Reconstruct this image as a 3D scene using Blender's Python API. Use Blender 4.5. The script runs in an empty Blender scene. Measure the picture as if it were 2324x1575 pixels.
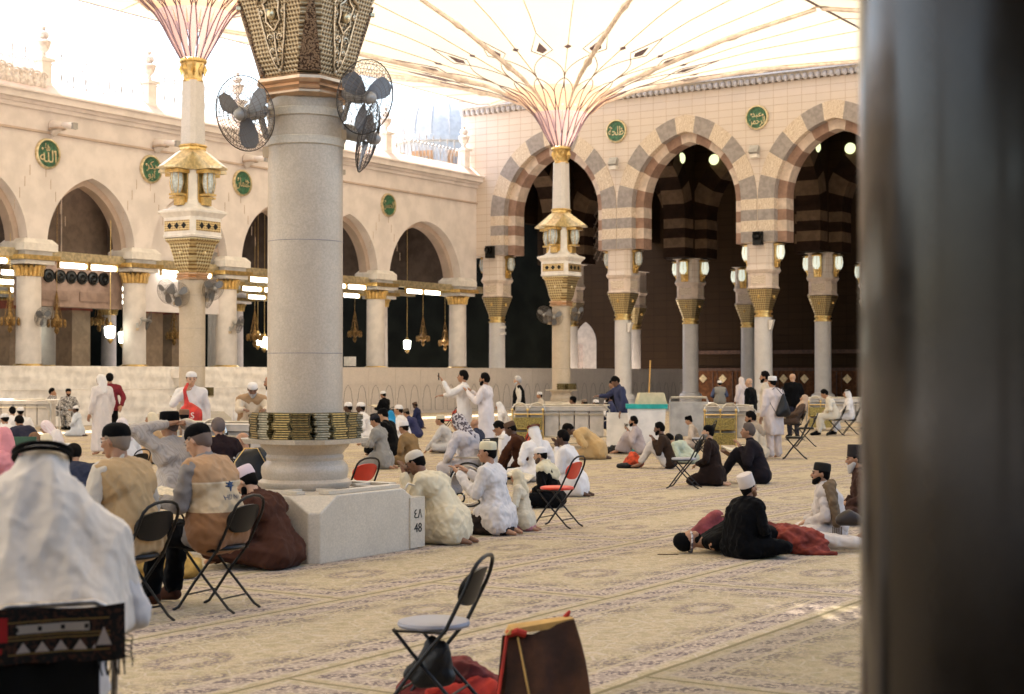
import bpy, bmesh, math, random
import numpy as np
from mathutils import Vector, Matrix, Quaternion
random.seed(7); rng = np.random.default_rng(7)
SC = bpy.context.scene; COL = SC.collection
R = math.radians; PI = math.pi
F = 3500.0; CX = 1162.0; HZ = 848.0; HC = 1.75          # focal length and horizon in the units of a 2324 px wide frame; eye height
TH = math.atan2(.84, .543); CT, ST = math.cos(TH), math.sin(TH)

def W(a, b, z=0):          # building axes -> world
    return Vector((a*CT - b*ST, a*ST + b*CT, z))
def P(px, d, z=0):         # bearing and distance -> world
    return Vector(((px-CX)/F*d, d, z))
def zat(py, d): return HC + (HZ-py)*d/F

# ---------------------------------------------------------------- materials
class NT:
    def __init__(s, m):
        s.t = m.node_tree; s.n = s.t.nodes; s.l = s.t.links
    def new(s, typ, **kw):
        n = s.n.new(typ)
        for k, v in kw.items(): setattr(n, k, v)
        return n
    def put(s, sock, v):
        if hasattr(v, 'is_output') or hasattr(v, 'links'): s.l.new(v, sock)
        else: sock.default_value = v
    def m(s, op, a, b=0.0, c=None, clamp=False):
        n = s.new('ShaderNodeMath', operation=op, use_clamp=clamp)
        s.put(n.inputs[0], a); s.put(n.inputs[1], b)
        if c is not None: s.put(n.inputs[2], c)
        return n.outputs[0]
    def mix(s, f, a, b):
        n = s.new('ShaderNodeMix', data_type='RGBA')
        s.put(n.inputs['Factor'], f); s.put(n.inputs[6], a); s.put(n.inputs[7], b)
        return n.outputs[2]
    def noise(s, scale, vec=None, detail=4, rough=.55, out='Fac'):
        n = s.new('ShaderNodeTexNoise'); n.inputs['Scale'].default_value = scale
        n.inputs['Detail'].default_value = detail; n.inputs['Roughness'].default_value = rough
        if vec is not None: s.l.new(vec, n.inputs['Vector'])
        return n.outputs[out]
    def coord(s): return s.new('ShaderNodeTexCoord').outputs['Object']
    def xyz(s, v):
        n = s.new('ShaderNodeSeparateXYZ'); s.l.new(v, n.inputs[0]); return n.outputs
    def comb(s, x, y, z=0.0):
        n = s.new('ShaderNodeCombineXYZ')
        for i, v in enumerate((x, y, z)): s.put(n.inputs[i], v)
        return n.outputs[0]
    def ramp(s, f, lo, hi):   # smooth step lo..hi
        n = s.new('ShaderNodeMapRange', interpolation_type='SMOOTHSTEP')
        s.put(n.inputs[0], f); n.inputs[1].default_value = lo; n.inputs[2].default_value = hi
        return n.outputs[0]
    def bump(s, h, st, dist=.02, nrm=None):
        n = s.new('ShaderNodeBump'); n.inputs['Strength'].default_value = st; n.inputs['Distance'].default_value = dist
        s.l.new(h, n.inputs['Height'])
        if nrm is not None: s.l.new(nrm, n.inputs['Normal'])
        return n.outputs[0]

def c4(c): return (c[0], c[1], c[2], 1)
def base(name, rough=.6, metal=0.0, spec=.5):
    m = bpy.data.materials.new(name); m.use_nodes = True
    t = NT(m); b = t.n['Principled BSDF']
    b.inputs['Roughness'].default_value = rough; b.inputs['Metallic'].default_value = metal
    b.inputs['Specular IOR Level'].default_value = spec
    return m, t, b
def mat(name, col, rough=.6, metal=0.0, var=.1, sc=3.0, bump=0.0, bsc=60.0, spec=.4, col2=None, thr=(.35, .65)):
    m, t, b = base(name, rough, metal, spec); v = t.coord()
    c2 = col2 or tuple(x*(1-var*2) for x in col); c1 = col if col2 else tuple(min(1, x*(1+var)) for x in col)
    f = t.ramp(t.noise(sc, v), *thr)
    t.put(b.inputs['Base Color'], t.mix(f, c4(c1), c4(c2)))
    if bump: t.put(b.inputs['Normal'], t.bump(t.noise(bsc, v), bump))
    return m
def glow(name, col, st):
    m, t, b = base(name, .4); b.inputs['Base Color'].default_value = c4(col)
    b.inputs['Emission Color'].default_value = c4(col); b.inputs['Emission Strength'].default_value = st
    return m
_cl = {}
def cloth(col, pattern=None):
    key = (col, pattern)
    if key in _cl: return _cl[key]
    m, t, b = base('fabric', .85, 0, .15); v = t.coord(); x = t.xyz(v)
    b.inputs['Sheen Weight'].default_value = .12 if sum(col) > .5 else .02; b.inputs['Specular IOR Level'].default_value = .15 if sum(col) > .5 else .06
    f = t.noise(7, v); c = t.mix(f, c4(tuple(q*.86 for q in col)), c4(tuple(min(1, q*1.08) for q in col)))
    if pattern == 'camo':
        n1 = t.noise(16, v, 1); n2 = t.noise(27, v, 1)
        c = t.mix(t.ramp(n1, .49, .51), (.30, .28, .26, 1), (.10, .09, .09, 1))
        c = t.mix(t.ramp(n2, .56, .58), c, (.50, .48, .46, 1))
    if pattern == 'stripe':
        s = t.m('SINE', t.m('MULTIPLY', t.m('ADD', x[0], x[1]), 260)); c = t.mix(t.ramp(s, .2, .6), c, c4(tuple(q*.8 for q in col)))
    if pattern == 'check':
        s = t.m('MULTIPLY', t.m('SINE', t.m('MULTIPLY', t.m('ADD', x[0], x[2]), 190)), t.m('SINE', t.m('MULTIPLY', t.m('SUBTRACT', x[0], x[2]), 190)))
        c = t.mix(t.ramp(s, .0, .3), c, (.75, .72, .72, 1))
    if pattern == 'scribble':
        n1 = t.noise(30, v, 2); c = t.mix(t.ramp(n1, .46, .50), (.55, .50, .50, 1), (.10, .08, .09, 1))
    if pattern == 'yoke':
        zz = x[2]; mk = t.m('MULTIPLY', t.m('GREATER_THAN', zz, .70), t.m('LESS_THAN', zz, .905)); c = t.mix(mk, c, (.56, .42, .26, 1)); ed = t.m('LESS_THAN', t.m('ABSOLUTE', t.m('SUBTRACT', zz, .905)), .006); c = t.mix(ed, c, (.62, .50, .34, 1))
        lo = t.m('LESS_THAN', zz, .70); c = t.mix(lo, c, (.26, .13, .06, 1))
    if pattern == 'lace':
        n1 = t.noise(40, v, 2); c = t.mix(t.ramp(n1, .46, .52), c, (.45, .20, .22, 1))
    t.put(b.inputs['Base Color'], c)
    w = t.new('ShaderNodeTexWave', wave_type='BANDS'); w.inputs['Scale'].default_value = 2.2; w.inputs['Distortion'].default_value = 9
    w.inputs['Detail'].default_value = 2; t.l.new(v, w.inputs['Vector'])
    n1 = t.bump(w.outputs['Fac'], .25, .03); t.put(b.inputs['Normal'], t.bump(t.noise(320, v, 2), .25, .003, n1))
    _cl[key] = m; return m
_sk = {}
def skin(col):
    if col not in _sk:
        m, t, b = base('skin', .5, 0, .4); v = t.coord()
        t.put(b.inputs['Base Color'], t.mix(t.noise(22, v), c4(tuple(q*.85 for q in col)), c4(tuple(q*1.1 for q in col))))
        b.inputs['Subsurface Weight'].default_value = .05
        t.put(b.inputs['Normal'], t.bump(t.noise(120, v), .1, .004)); _sk[col] = m
    return _sk[col]

def stone_grid(name, c1, c2, mortar, bw, bh, rough=.7):
    m, t, b = base(name, rough, 0, .3); x = t.xyz(t.coord())
    v = t.comb(t.m('ADD', x[0], t.m('MULTIPLY', x[1], 1.0)), x[2], 0.0)
    n = t.new('ShaderNodeTexBrick', offset=0.0, squash=1.0)
    n.inputs['Scale'].default_value = 1; n.inputs['Brick Width'].default_value = bw; n.inputs['Row Height'].default_value = bh
    n.inputs['Mortar Size'].default_value = .012; n.inputs['Mortar Smooth'].default_value = .4
    n.inputs['Color1'].default_value = c4(c1); n.inputs['Color2'].default_value = c4(c2); n.inputs['Mortar'].default_value = c4(mortar)
    t.l.new(v, n.inputs['Vector'])
    f = t.noise(1.3, t.coord()); c = t.mix(t.m('MULTIPLY', f, .35), n.outputs['Color'], c4(tuple(q*.75 for q in c1)))
    t.put(b.inputs['Base Color'], c); inv = t.m('SUBTRACT', 1.0, n.outputs['Fac'])
    t.put(b.inputs['Normal'], t.bump(inv, .5, .02)); return m
def marble(name, c, vein, rough=.3, sc=1.2):
    m, t, b = base(name, rough, 0, .5); v = t.coord()
    w = t.noise(sc, v, 8, .65); vn = t.m('ABSOLUTE', t.m('SUBTRACT', w, .5)); f = t.ramp(vn, 0.0, .03)
    fine = t.ramp(t.noise(48, v, 5, .85), .40, .60); cl = t.noise(2.2, v, 5); c1 = t.mix(t.m('ADD', t.m('MULTIPLY', f, .35), .65), c4(vein), c4(c)); c1 = t.mix(t.m('MULTIPLY', t.ramp(cl, .4, .65), .35), c1, c4(tuple(q*.78 for q in c))); c2 = t.mix(t.m('MULTIPLY', fine, .6), c1, c4(tuple(q*.68 for q in c)))
    t.put(b.inputs['Base Color'], c2); t.put(b.inputs['Roughness'], t.m('ADD', t.m('MULTIPLY', t.noise(9, v), .25), rough-.1)); return m
def filigree(name, c, dark, sc=24.0, rough=.35, metal=.85, lattice=True):
    m, t, b = base(name, rough, metal, .5); x = t.xyz(t.coord())
    an = t.m('MULTIPLY', t.m('ARCTAN2', x[1], x[0]), .62*sc/ (sc if not lattice else 1)) if False else None
    u = t.m('ADD', x[0], t.m('MULTIPLY', x[1], 1.0)); 
    s1 = t.m('SINE', t.m('MULTIPLY', t.m('ADD', u, x[2]), sc*PI)); s2 = t.m('SINE', t.m('MULTIPLY', t.m('SUBTRACT', u, x[2]), sc*PI))
    h = t.m('MULTIPLY', s1, s2); nz = t.noise(sc*1.6, t.coord(), 2)
    hh = t.m('ADD', h, t.m('MULTIPLY', nz, .8)) if lattice else nz
    f = t.ramp(hh, -.2, .7) if lattice else t.ramp(hh, .42, .55)
    t.put(b.inputs['Base Color'], t.mix(f, c4(dark), c4(c))); t.put(b.inputs['Normal'], t.bump(hh, .35, .02)); return m
def carved(name, c1, c2, sc=9.0):
    m, t, b = base(name, .75, 0, .3); v = t.coord()
    w = t.new('ShaderNodeTexWave', wave_type='RINGS', rings_direction='SPHERICAL'); w.inputs['Scale'].default_value = sc*.35
    w.inputs['Distortion'].default_value = 14; w.inputs['Detail'].default_value = 1.5; w.inputs['Detail Scale'].default_value = 1.6
    t.l.new(v, w.inputs['Vector']); f = t.ramp(w.outputs['Fac'], .35, .6)
    t.put(b.inputs['Base Color'], t.mix(f, c4(c2), c4(c1))); t.put(b.inputs['Normal'], t.bump(f, .6, .02)); return m

# ---------------------------------------------------------------- mesh builder
def dirs(n):
    out = []
    for i in range(n):
        z = 1-2*(i+.5)/n; r = math.sqrt(1-z*z); p = i*2.399963
        out.append(Vector((r*math.cos(p), r*math.sin(p), z)))
    return out
D42 = dirs(34); D160 = dirs(150)
class MB:
    def __init__(s): s.v = []; s.f = []; s.mi = []; s.cur = 0
    def add(s, vs, fs, mi=None):
        o = len(s.v); s.v += [tuple(q) for q in vs]; s.f += [[i+o for i in f] for f in fs]; s.mi += [s.cur if mi is None else mi]*len(fs); return s
    def box(s, c, size, rz=0, M=None, bev=0.0):
        x, y, z = (q/2 for q in size); vs = [Vector((i*x, j*y, k*z)) for i in (-1, 1) for j in (-1, 1) for k in (-1, 1)]
        if rz: Mr = Matrix.Rotation(rz, 3, 'Z'); vs = [Mr @ v for v in vs]
        if M is not None: vs = [M @ v for v in vs]
        vs = [v+Vector(c) for v in vs]
        return s.add(vs, [(0,1,3,2),(4,6,7,5),(0,4,5,1),(2,3,7,6),(0,2,6,4),(1,5,7,3)])
    def tube(s, pts, r, n=8, closed=False, caps=True, r2=None):
        pts = [Vector(p) for p in pts]; N = len(pts); vs = []; fs = []
        prev = None
        for i, p in enumerate(pts):
            a = pts[(i-1) % N] if (closed or i > 0) else p; b = pts[(i+1) % N] if (closed or i < N-1) else p
            d = (b-a); d = d.normalized() if d.length > 1e-9 else Vector((0, 0, 1))
            if prev is None:
                u = d.orthogonal().normalized()
            else:
                u = (prev - d*prev.dot(d)); u = u.normalized() if u.length > 1e-6 else d.orthogonal().normalized()
            prev = u; w = d.cross(u)
            rr = r[i] if isinstance(r, (list, tuple)) else r
            for k in range(n):
                t = 2*PI*k/n; vs.append(p+u*(math.cos(t)*rr)+w*(math.sin(t)*rr))
        M = N if closed else N-1
        for i in range(M):
            for k in range(n):
                fs.append((i*n+k, i*n+(k+1) % n, ((i+1) % N)*n+(k+1) % n, ((i+1) % N)*n+k))
        if caps and not closed: fs.append(tuple(range(n))[::-1]); fs.append(tuple((N-1)*n+k for k in range(n)))
        return s.add(vs, fs)
    def lathe(s, prof, n=32, c=(0, 0, 0), cap=True, rot=0.0, sx=1, sy=1):
        vs = []; fs = []
        for r, z in prof:
            for k in range(n):
                t = 2*PI*k/n+rot; vs.append((c[0]+r*math.cos(t)*sx, c[1]+r*math.sin(t)*sy, c[2]+z))
        for i in range(len(prof)-1):
            for k in range(n): fs.append((i*n+k, i*n+(k+1) % n, (i+1)*n+(k+1) % n, (i+1)*n+k))
        if cap: fs.append(tuple(range(n))[::-1]); fs.append(tuple((len(prof)-1)*n+k for k in range(n)))
        return s.add(vs, fs)
    def ell(s, c, rad, n=12, m=8, M=None):
        vs = []; fs = []
        for j in range(m+1):
            t = PI*j/m
            for k in range(n):
                p = 2*PI*k/n; q = Vector((rad[0]*math.sin(t)*math.cos(p), rad[1]*math.sin(t)*math.sin(p), rad[2]*math.cos(t)))
                if M is not None: q = M @ q
                vs.append(q+Vector(c))
        for j in range(m):
            for k in range(n): fs.append((j*n+k, (j+1)*n+k, (j+1)*n+(k+1) % n, j*n+(k+1) % n))
        return s.add(vs, fs)
    def prism(s, poly, z0, z1, f=None):   # poly in xy extruded in z, or f maps (u,v,w)->point
        n = len(poly); g = f or (lambda u, v, w: (u, v, w))
        vs = [g(x, y, z0) for x, y in poly]+[g(x, y, z1) for x, y in poly]
        return s.add(vs, [tuple(range(n))[::-1], tuple(range(n, 2*n))]+[(i, (i+1) % n, n+(i+1) % n, n+i) for i in range(n)])
    def hull(s, sph, D=None):
        bm = bmesh.new()
        for p, r in sph:
            p = Vector(p)
            for d in (D or D42): bm.verts.new(p+d*r)
        res = bmesh.ops.convex_hull(bm, input=bm.verts)
        bmesh.ops.delete(bm, geom=[e for e in set(res['geom_interior']+res['geom_unused']) if isinstance(e, bmesh.types.BMVert)], context='VERTS')
        bmesh.ops.recalc_face_normals(bm, faces=bm.faces)
        bm.verts.index_update()
        s.add([v.co.copy() for v in bm.verts], [[v.index for v in f.verts] for f in bm.faces]); bm.free(); return s
    def hullp(s, pts):
        bm = bmesh.new()
        for p in pts: bm.verts.new(Vector(p))
        res = bmesh.ops.convex_hull(bm, input=bm.verts)
        bmesh.ops.delete(bm, geom=[e for e in set(res['geom_interior']+res['geom_unused']) if isinstance(e, bmesh.types.BMVert)], context='VERTS')
        bmesh.ops.recalc_face_normals(bm, faces=bm.faces); bm.verts.index_update()
        s.add([v.co.copy() for v in bm.verts], [[v.index for v in f.verts] for f in bm.faces]); bm.free(); return s
    def mesh(s, name, mats=None, smooth=False):
        me = bpy.data.meshes.new(name); me.from_pydata(s.v, [], s.f)
        for m in (mats if isinstance(mats, (list, tuple)) else [mats] if mats else []): me.materials.append(m)
        if any(s.mi): me.polygons.foreach_set('material_index', s.mi)
        if smooth:
            me.polygons.foreach_set('use_smooth', [True]*len(me.polygons))
            if smooth != 'all': me.set_sharp_from_angle(angle=R(38))
        me.update(); return me
    def fixn(s):
        bm = bmesh.new(); me = bpy.data.meshes.new('t'); me.from_pydata(s.v, [], s.f); bm.from_mesh(me)
        bmesh.ops.recalc_face_normals(bm, faces=bm.faces); bm.faces.ensure_lookup_table()
        s.f = [[v.index for v in f.verts] for f in bm.faces]; bm.free(); bpy.data.meshes.remove(me); return s
    def build(s, name, mats, parent=None, loc=(0, 0, 0), rz=0.0, smooth=True):
        return link(name, s.mesh(name, mats, smooth), parent, loc, rz)
def link(name, me, parent=None, loc=(0, 0, 0), rz=0.0):
    o = bpy.data.objects.new(name, me); COL.objects.link(o); o.location = loc; o.rotation_euler = (0, 0, rz)
    if parent: o.parent = parent
    return o
def tag(o, label, cat, group=None, kind=None):
    if label: o['label'] = label
    if cat: o['category'] = cat
    if group: o['group'] = group
    if kind: o['kind'] = kind
    return o
def empty(name, loc, rz=0.0, label=None, cat=None, group=None):
    o = link(name, None, None, loc, rz); o.empty_display_size = .2; return tag(o, label, cat, group)
def copy_tree(o, parent=None, loc=None, rz=None, label=None, scale=None):
    c = o.copy(); COL.objects.link(c); c.parent = parent
    if loc is not None: c.location = loc
    if rz is not None: c.rotation_euler = (0, 0, rz)
    if label: c['label'] = label
    if scale: c.scale = (scale,)*3
    for ch in list(o.children): copy_tree(ch, c)
    return c
def struct(o): o['kind'] = 'structure'; return o
ORD = 'first second third fourth fifth sixth seventh eighth ninth tenth eleventh twelfth thirteenth fourteenth'.split()
def text_mesh(s, size, depth=.01):
    cu = bpy.data.curves.new('t', 'FONT'); cu.body = s; cu.size = size; cu.extrude = depth; cu.align_x = 'CENTER'; cu.align_y = 'CENTER'; cu.resolution_u = 3
    o = bpy.data.objects.new('t', cu); COL.objects.link(o); dg = bpy.context.evaluated_depsgraph_get()
    me = bpy.data.meshes.new_from_object(o.evaluated_get(dg)); bpy.data.objects.remove(o); bpy.data.curves.remove(cu)
    for v in me.vertices: x, y, z = v.co; v.co = (x, -z, y)      # stand it up, facing -y
    return me
def arc2(w, rise, n=14):       # pointed arch, left to right, z from 0
    Rr = (rise*rise+w*w/4)/w; c = Rr-w/2
    a1 = math.acos(max(-1, min(1, c/Rr))); L = [(c-Rr*math.cos(a1*i/n), Rr*math.sin(a1*i/n)) for i in range(n+1)]
    return L+[(-x, z) for x, z in L[-2::-1]], Rr, c, a1
# ---------------------------------------------------------------- materials of the place
M_pink = mat('pink_plaster', (.76, .69, .665), .8, var=.05, sc=1.2, bump=.15, bsc=30)
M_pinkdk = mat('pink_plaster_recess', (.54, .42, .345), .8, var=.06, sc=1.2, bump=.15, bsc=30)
M_grid = stone_grid('ashlar', (.72, .62, .55), (.69, .60, .54), (.50, .37, .28), .67, .335)
M_cream = mat('cream_stone', (.68, .56, .48), .75, var=.08, sc=3, bump=.15)
M_grey = mat('grey_stone', (.34, .30, .285), .75, var=.08, sc=5, bump=.15)
M_red = mat('red_brown_stone', (.34, .215, .165), .75, var=.08, sc=4, bump=.15)
M_carve = carved('carved_stone', (.74, .63, .52), (.60, .48, .37))
M_white = marble('white_marble', (.70, .66, .64), (.52, .50, .50), .35)
M_shaft = marble('mast_marble', (.58, .475, .36), (.42, .33, .24), .38, .9)
M_box = marble('planter_marble', (.62, .54, .43), (.46, .39, .31), .33, 1.4)
M_pillar = marble('dark_granite', (.016, .012, .009), (.013, .010, .008), .16, 2.0); M_pillar.node_tree.nodes['Principled BSDF'].inputs['Specular IOR Level'].default_value = .25
M_gold = mat('gold', (.72, .50, .20), .3, .9, var=.12, sc=9, bump=.1)
M_goldp = mat('pale_gold', (.72, .60, .38), .3, .75, var=.12, sc=9, bump=.1)
M_fil = filigree('gold_filigree', (.60, .49, .28), (.20, .13, .055), 10)
M_filbig = filigree('bronze_lattice', (.50, .38, .23), (.12, .075, .035), 25, .45, .6)
M_fildk = filigree('bronze_scrollwork', (.34, .22, .13), (.07, .035, .02), 34, .5, .7, False)
M_brel = mat('bronze_relief', (.60, .48, .33), .35, .75, var=.15, sc=20)
M_brass = mat('dull_brass', (.34, .20, .07), .5, .6, var=.3, sc=12)
M_silver = mat('steel', (.60, .57, .52), .3, .9, var=.1)
M_crn = mat('white_paint', (.78, .73, .68), .5, var=.06)
M_wood = mat('wood', (.10, .038, .013), .5, var=.2, sc=6)
M_wooddk = mat('dark_wood', (.07, .03, .015), .5, var=.2, sc=6)
M_shadestone = stone_grid('shaded_ashlar', (.036, .021, .011), (.031, .018, .010), (.013, .007, .004), .9, .45)  # ashlar again, with the hall's shade put into its colour
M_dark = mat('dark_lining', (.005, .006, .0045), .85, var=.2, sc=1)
M_black = mat('black_metal', (.006, .006, .006), .4, .3)
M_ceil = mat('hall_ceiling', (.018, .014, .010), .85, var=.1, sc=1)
M_green = mat('green_enamel', (.05, .155, .085), .35, 0, var=.25, sc=8)
M_glass = mat('lamp_glass', (.55, .60, .60), .12, 0, spec=.8, var=.15, sc=14)
M_lamp = glow('lit_lamp_glass', (.60, .64, .54), .27)
M_tube = glow('lit_tube', (1.0, .96, .84), 2.2)
M_disc = glow('lit_round_window', (.80, .88, .45), .42)
M_pend = glow('lit_pendant', (.95, 1.0, .85), 2.5)
M_mesh = mat('fan_wire', (.16, .14, .13), .4, .6)
M_blade = mat('fan_blade', (.20, .205, .22), .35, .2)
M_grey2 = mat('light_grey_metal', (.42, .40, .38), .45, .3)
M_rib = mat('mauve_rib', (.30, .22, .26), .5, .2)
M_arm = mat('rose_arm', (.90, .77, .69), .6, 0)
M_arch2 = mat('lattice_dark', (.16, .12, .10), .8)
for m_ in (M_shadestone, M_dark, M_ceil): m_.node_tree.nodes['Principled BSDF'].inputs['Specular IOR Level'].default_value = .04
M_wood.node_tree.nodes['Principled BSDF'].inputs['Specular IOR Level'].default_value = .12
def membrane(name, col, tr, mixf=.55):
    m = bpy.data.materials.new(name); m.use_nodes = True; t = NT(m); t.n.clear()
    o = t.new('ShaderNodeOutputMaterial'); mx = t.new('ShaderNodeMixShader'); d = t.new('ShaderNodeBsdfDiffuse'); tl = t.new('ShaderNodeBsdfTranslucent')
    v = t.coord(); f = t.noise(.6, v, 3)
    t.put(d.inputs[0], t.mix(f, c4(tuple(q*.93 for q in col)), c4(col))); t.put(tl.inputs[0], t.mix(f, c4(tuple(q*.95 for q in tr)), c4(tr)))
    mx.inputs[0].default_value = mixf; t.l.new(d.outputs[0], mx.inputs[1]); t.l.new(tl.outputs[0], mx.inputs[2]); t.l.new(mx.outputs[0], o.inputs[0]); return m
M_can = membrane('canopy_cloth', (.50, .44, .33), (.45, .395, .285), .47)
M_peach = membrane('peach_cloth', (.52, .34, .21), (.50, .32, .19), .5)
M_rose = membrane('rose_cloth', (.52, .35, .31), (.52, .34, .30), .4)

# ---------------------------------------------------------------- ground and carpets
g = MB().add([(-400, -300, -.01), (400, -300, -.01), (400, 700, -.01), (-400, 700, -.01)], [(0, 1, 2, 3)])
struct(g.build('ground', marble('paving', (.55, .50, .45), (.42, .38, .34), .45), rz=TH))
def carpet_mat():
    m, t, b = base('carpet', .95, 0, .1); v = t.coord(); x = t.xyz(v)
    wob = t.noise(1.1, v, 2); a = t.m('ADD', x[0], t.m('MULTIPLY', t.m('SUBTRACT', wob, .5), .05)); bb = t.m('ADD', x[1], t.m('MULTIPLY', t.m('SUBTRACT', wob, .5), .03))
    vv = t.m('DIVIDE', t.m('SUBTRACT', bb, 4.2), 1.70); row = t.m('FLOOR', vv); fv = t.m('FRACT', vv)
    uu = t.m('DIVIDE', t.m('ADD', t.m('SUBTRACT', a, 11.65), t.m('MULTIPLY', row, 1.15)), 4.9); fu = t.m('FRACT', uu)
    dv = t.m('MULTIPLY', t.m('MINIMUM', fv, t.m('SUBTRACT', 1.0, fv)), 1.70); du = t.m('MULTIPLY', t.m('MINIMUM', fu, t.m('SUBTRACT', 1.0, fu)), 4.9)
    e = t.m('MINIMUM', du, dv)
    seam = t.m('LESS_THAN', e, .018)
    nz = t.noise(30, v, 3); nz2 = t.noise(11, v, 3); nz3 = t.noise(75, v, 3, .7)
    field = t.mix(t.ramp(nz2, .35, .7), (.59, .475, .33, 1), (.43, .365, .225, 1))
    field = t.mix(t.m('MULTIPLY', t.ramp(nz3, .44, .60), .55), field, (.27, .22, .14, 1))
    vor = t.new('ShaderNodeTexVoronoi', feature='DISTANCE_TO_EDGE'); vor.inputs['Scale'].default_value = 5.5; t.l.new(v, vor.inputs['Vector'])
    vine = t.m('MULTIPLY', t.ramp(vor.outputs['Distance'], .06, .02), t.ramp(nz2, .42, .55))
    field = t.mix(t.m('MULTIPLY', vine, .65), field, (.62, .52, .42, 1))
    # border band with scattered motifs
    inb = t.m('MULTIPLY', t.ramp(e, .09, .11), t.ramp(e, .30, .27))
    per = t.m('ADD', a, bb)
    blk = t.ramp(t.m('SINE', t.m('MULTIPLY', per, 17)), -.1, .4); mot = t.m('MULTIPLY', t.ramp(nz, .43, .53), t.m('ADD', t.m('MULTIPLY', blk, .5), .5))
    band = t.mix(mot, (.56, .455, .36, 1), (.17, .135, .135, 1))
    ln = t.m('ADD', t.m('MULTIPLY', t.m('GREATER_THAN', e, .305), t.m('LESS_THAN', e, .325)), t.m('MULTIPLY', t.m('GREATER_THAN', e, .075), t.m('LESS_THAN', e, .09)), clamp=True)
    c = t.mix(inb, field, band); c = t.mix(t.m('MULTIPLY', ln, .5), c, (.54, .45, .37, 1))
    edge2 = t.m('MULTIPLY', t.m('MULTIPLY', t.ramp(e, .32, .33), t.ramp(e, .62, .35)), t.ramp(t.m('ADD', nz, t.m('MULTIPLY', t.m('SINE', t.m('MULTIPLY', per, 9)), .07)), .50, .56))
    c = t.mix(t.m('MULTIPLY', edge2, .85), c, (.18, .145, .14, 1))
    # medallions
    mu = t.m('SUBTRACT', t.m('FRACT', t.m('MULTIPLY', fu, 2.0)), .5); mu = t.m('MULTIPLY', mu, 4.9/2/.36); mv = t.m('MULTIPLY', t.m('SUBTRACT', fv, .5), 1.7/.24)
    rr = t.m('SQRT', t.m('ADD', t.m('MULTIPLY', mu, mu), t.m('MULTIPLY', mv, mv))); rr = t.m('ADD', rr, t.m('MULTIPLY', t.m('SUBTRACT', nz, .5), .9))
    med = t.m('MULTIPLY', t.ramp(rr, 1.0, .88), t.ramp(rr, .42, .5)); cen = t.ramp(rr, .28, .2)
    c = t.mix(t.m('MULTIPLY', t.m('MULTIPLY', med, t.ramp(nz, .42, .55)), .8), c, (.20, .155, .16, 1)); c = t.mix(t.m('MULTIPLY', cen, .5), c, (.55, .45, .38, 1))
    c = t.mix(seam, c, (.25, .21, .12, 1))
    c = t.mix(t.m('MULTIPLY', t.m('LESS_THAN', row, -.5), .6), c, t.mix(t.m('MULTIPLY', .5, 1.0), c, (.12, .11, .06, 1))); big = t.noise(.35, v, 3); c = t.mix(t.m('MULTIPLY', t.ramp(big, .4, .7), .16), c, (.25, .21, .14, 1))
    t.put(b.inputs['Base Color'], c)
    hh = t.m('SUBTRACT', t.noise(260, v, 2), t.m('MULTIPLY', seam, 1.5)); t.put(b.inputs['Normal'], t.bump(hh, .6, .01)); return m
n = 60; cv = []; cf = []
for i in range(n+1):
    for j in range(n+1): cv.append((-8+i*71.9/n, -14+j*54.4/n, .004))
for i in range(n):
    for j in range(n): q = i*(n+1)+j; cf.append((q, q+n+1, q+n+2, q+1))
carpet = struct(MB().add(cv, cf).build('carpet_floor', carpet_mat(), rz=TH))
# mats of the carpet turning up at the edges: thin rolled seams
# ---------------------------------------------------------------- arches
def arch_wall(mb, x0, x1, arches, zbot, top, y0, y1, mi=0):
    mb.cur = mi; cur = x0
    def pier(a, b):
        if b-a > .004: mb.box(((a+b)/2, (y0+y1)/2, (zbot+top)/2), (b-a, y1-y0, top-zbot))
    for cx, w, sp, rise in arches:
        pier(cur, cx-w/2); pts, _, _, _ = arc2(w, rise, 12)
        pts = [(cx+x, sp+z) for x, z in pts]; n = len(pts)
        vs = [(x, y0, z) for x, z in pts]+[(x, y0, top) for x, z in pts]+[(x, y1, z) for x, z in pts]+[(x, y1, top) for x, z in pts]; fs = []
        for i in range(n-1):
            fs += [(i, i+1, n+i+1, n+i), (2*n+i+1, 2*n+i, 3*n+i, 3*n+i+1), (i+1, i, 2*n+i, 2*n+i+1), (n+i, n+i+1, 3*n+i+1, 3*n+i)]
        mb.add(vs, fs); cur = cx+w/2
    pier(cur, x1); return mb
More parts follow.
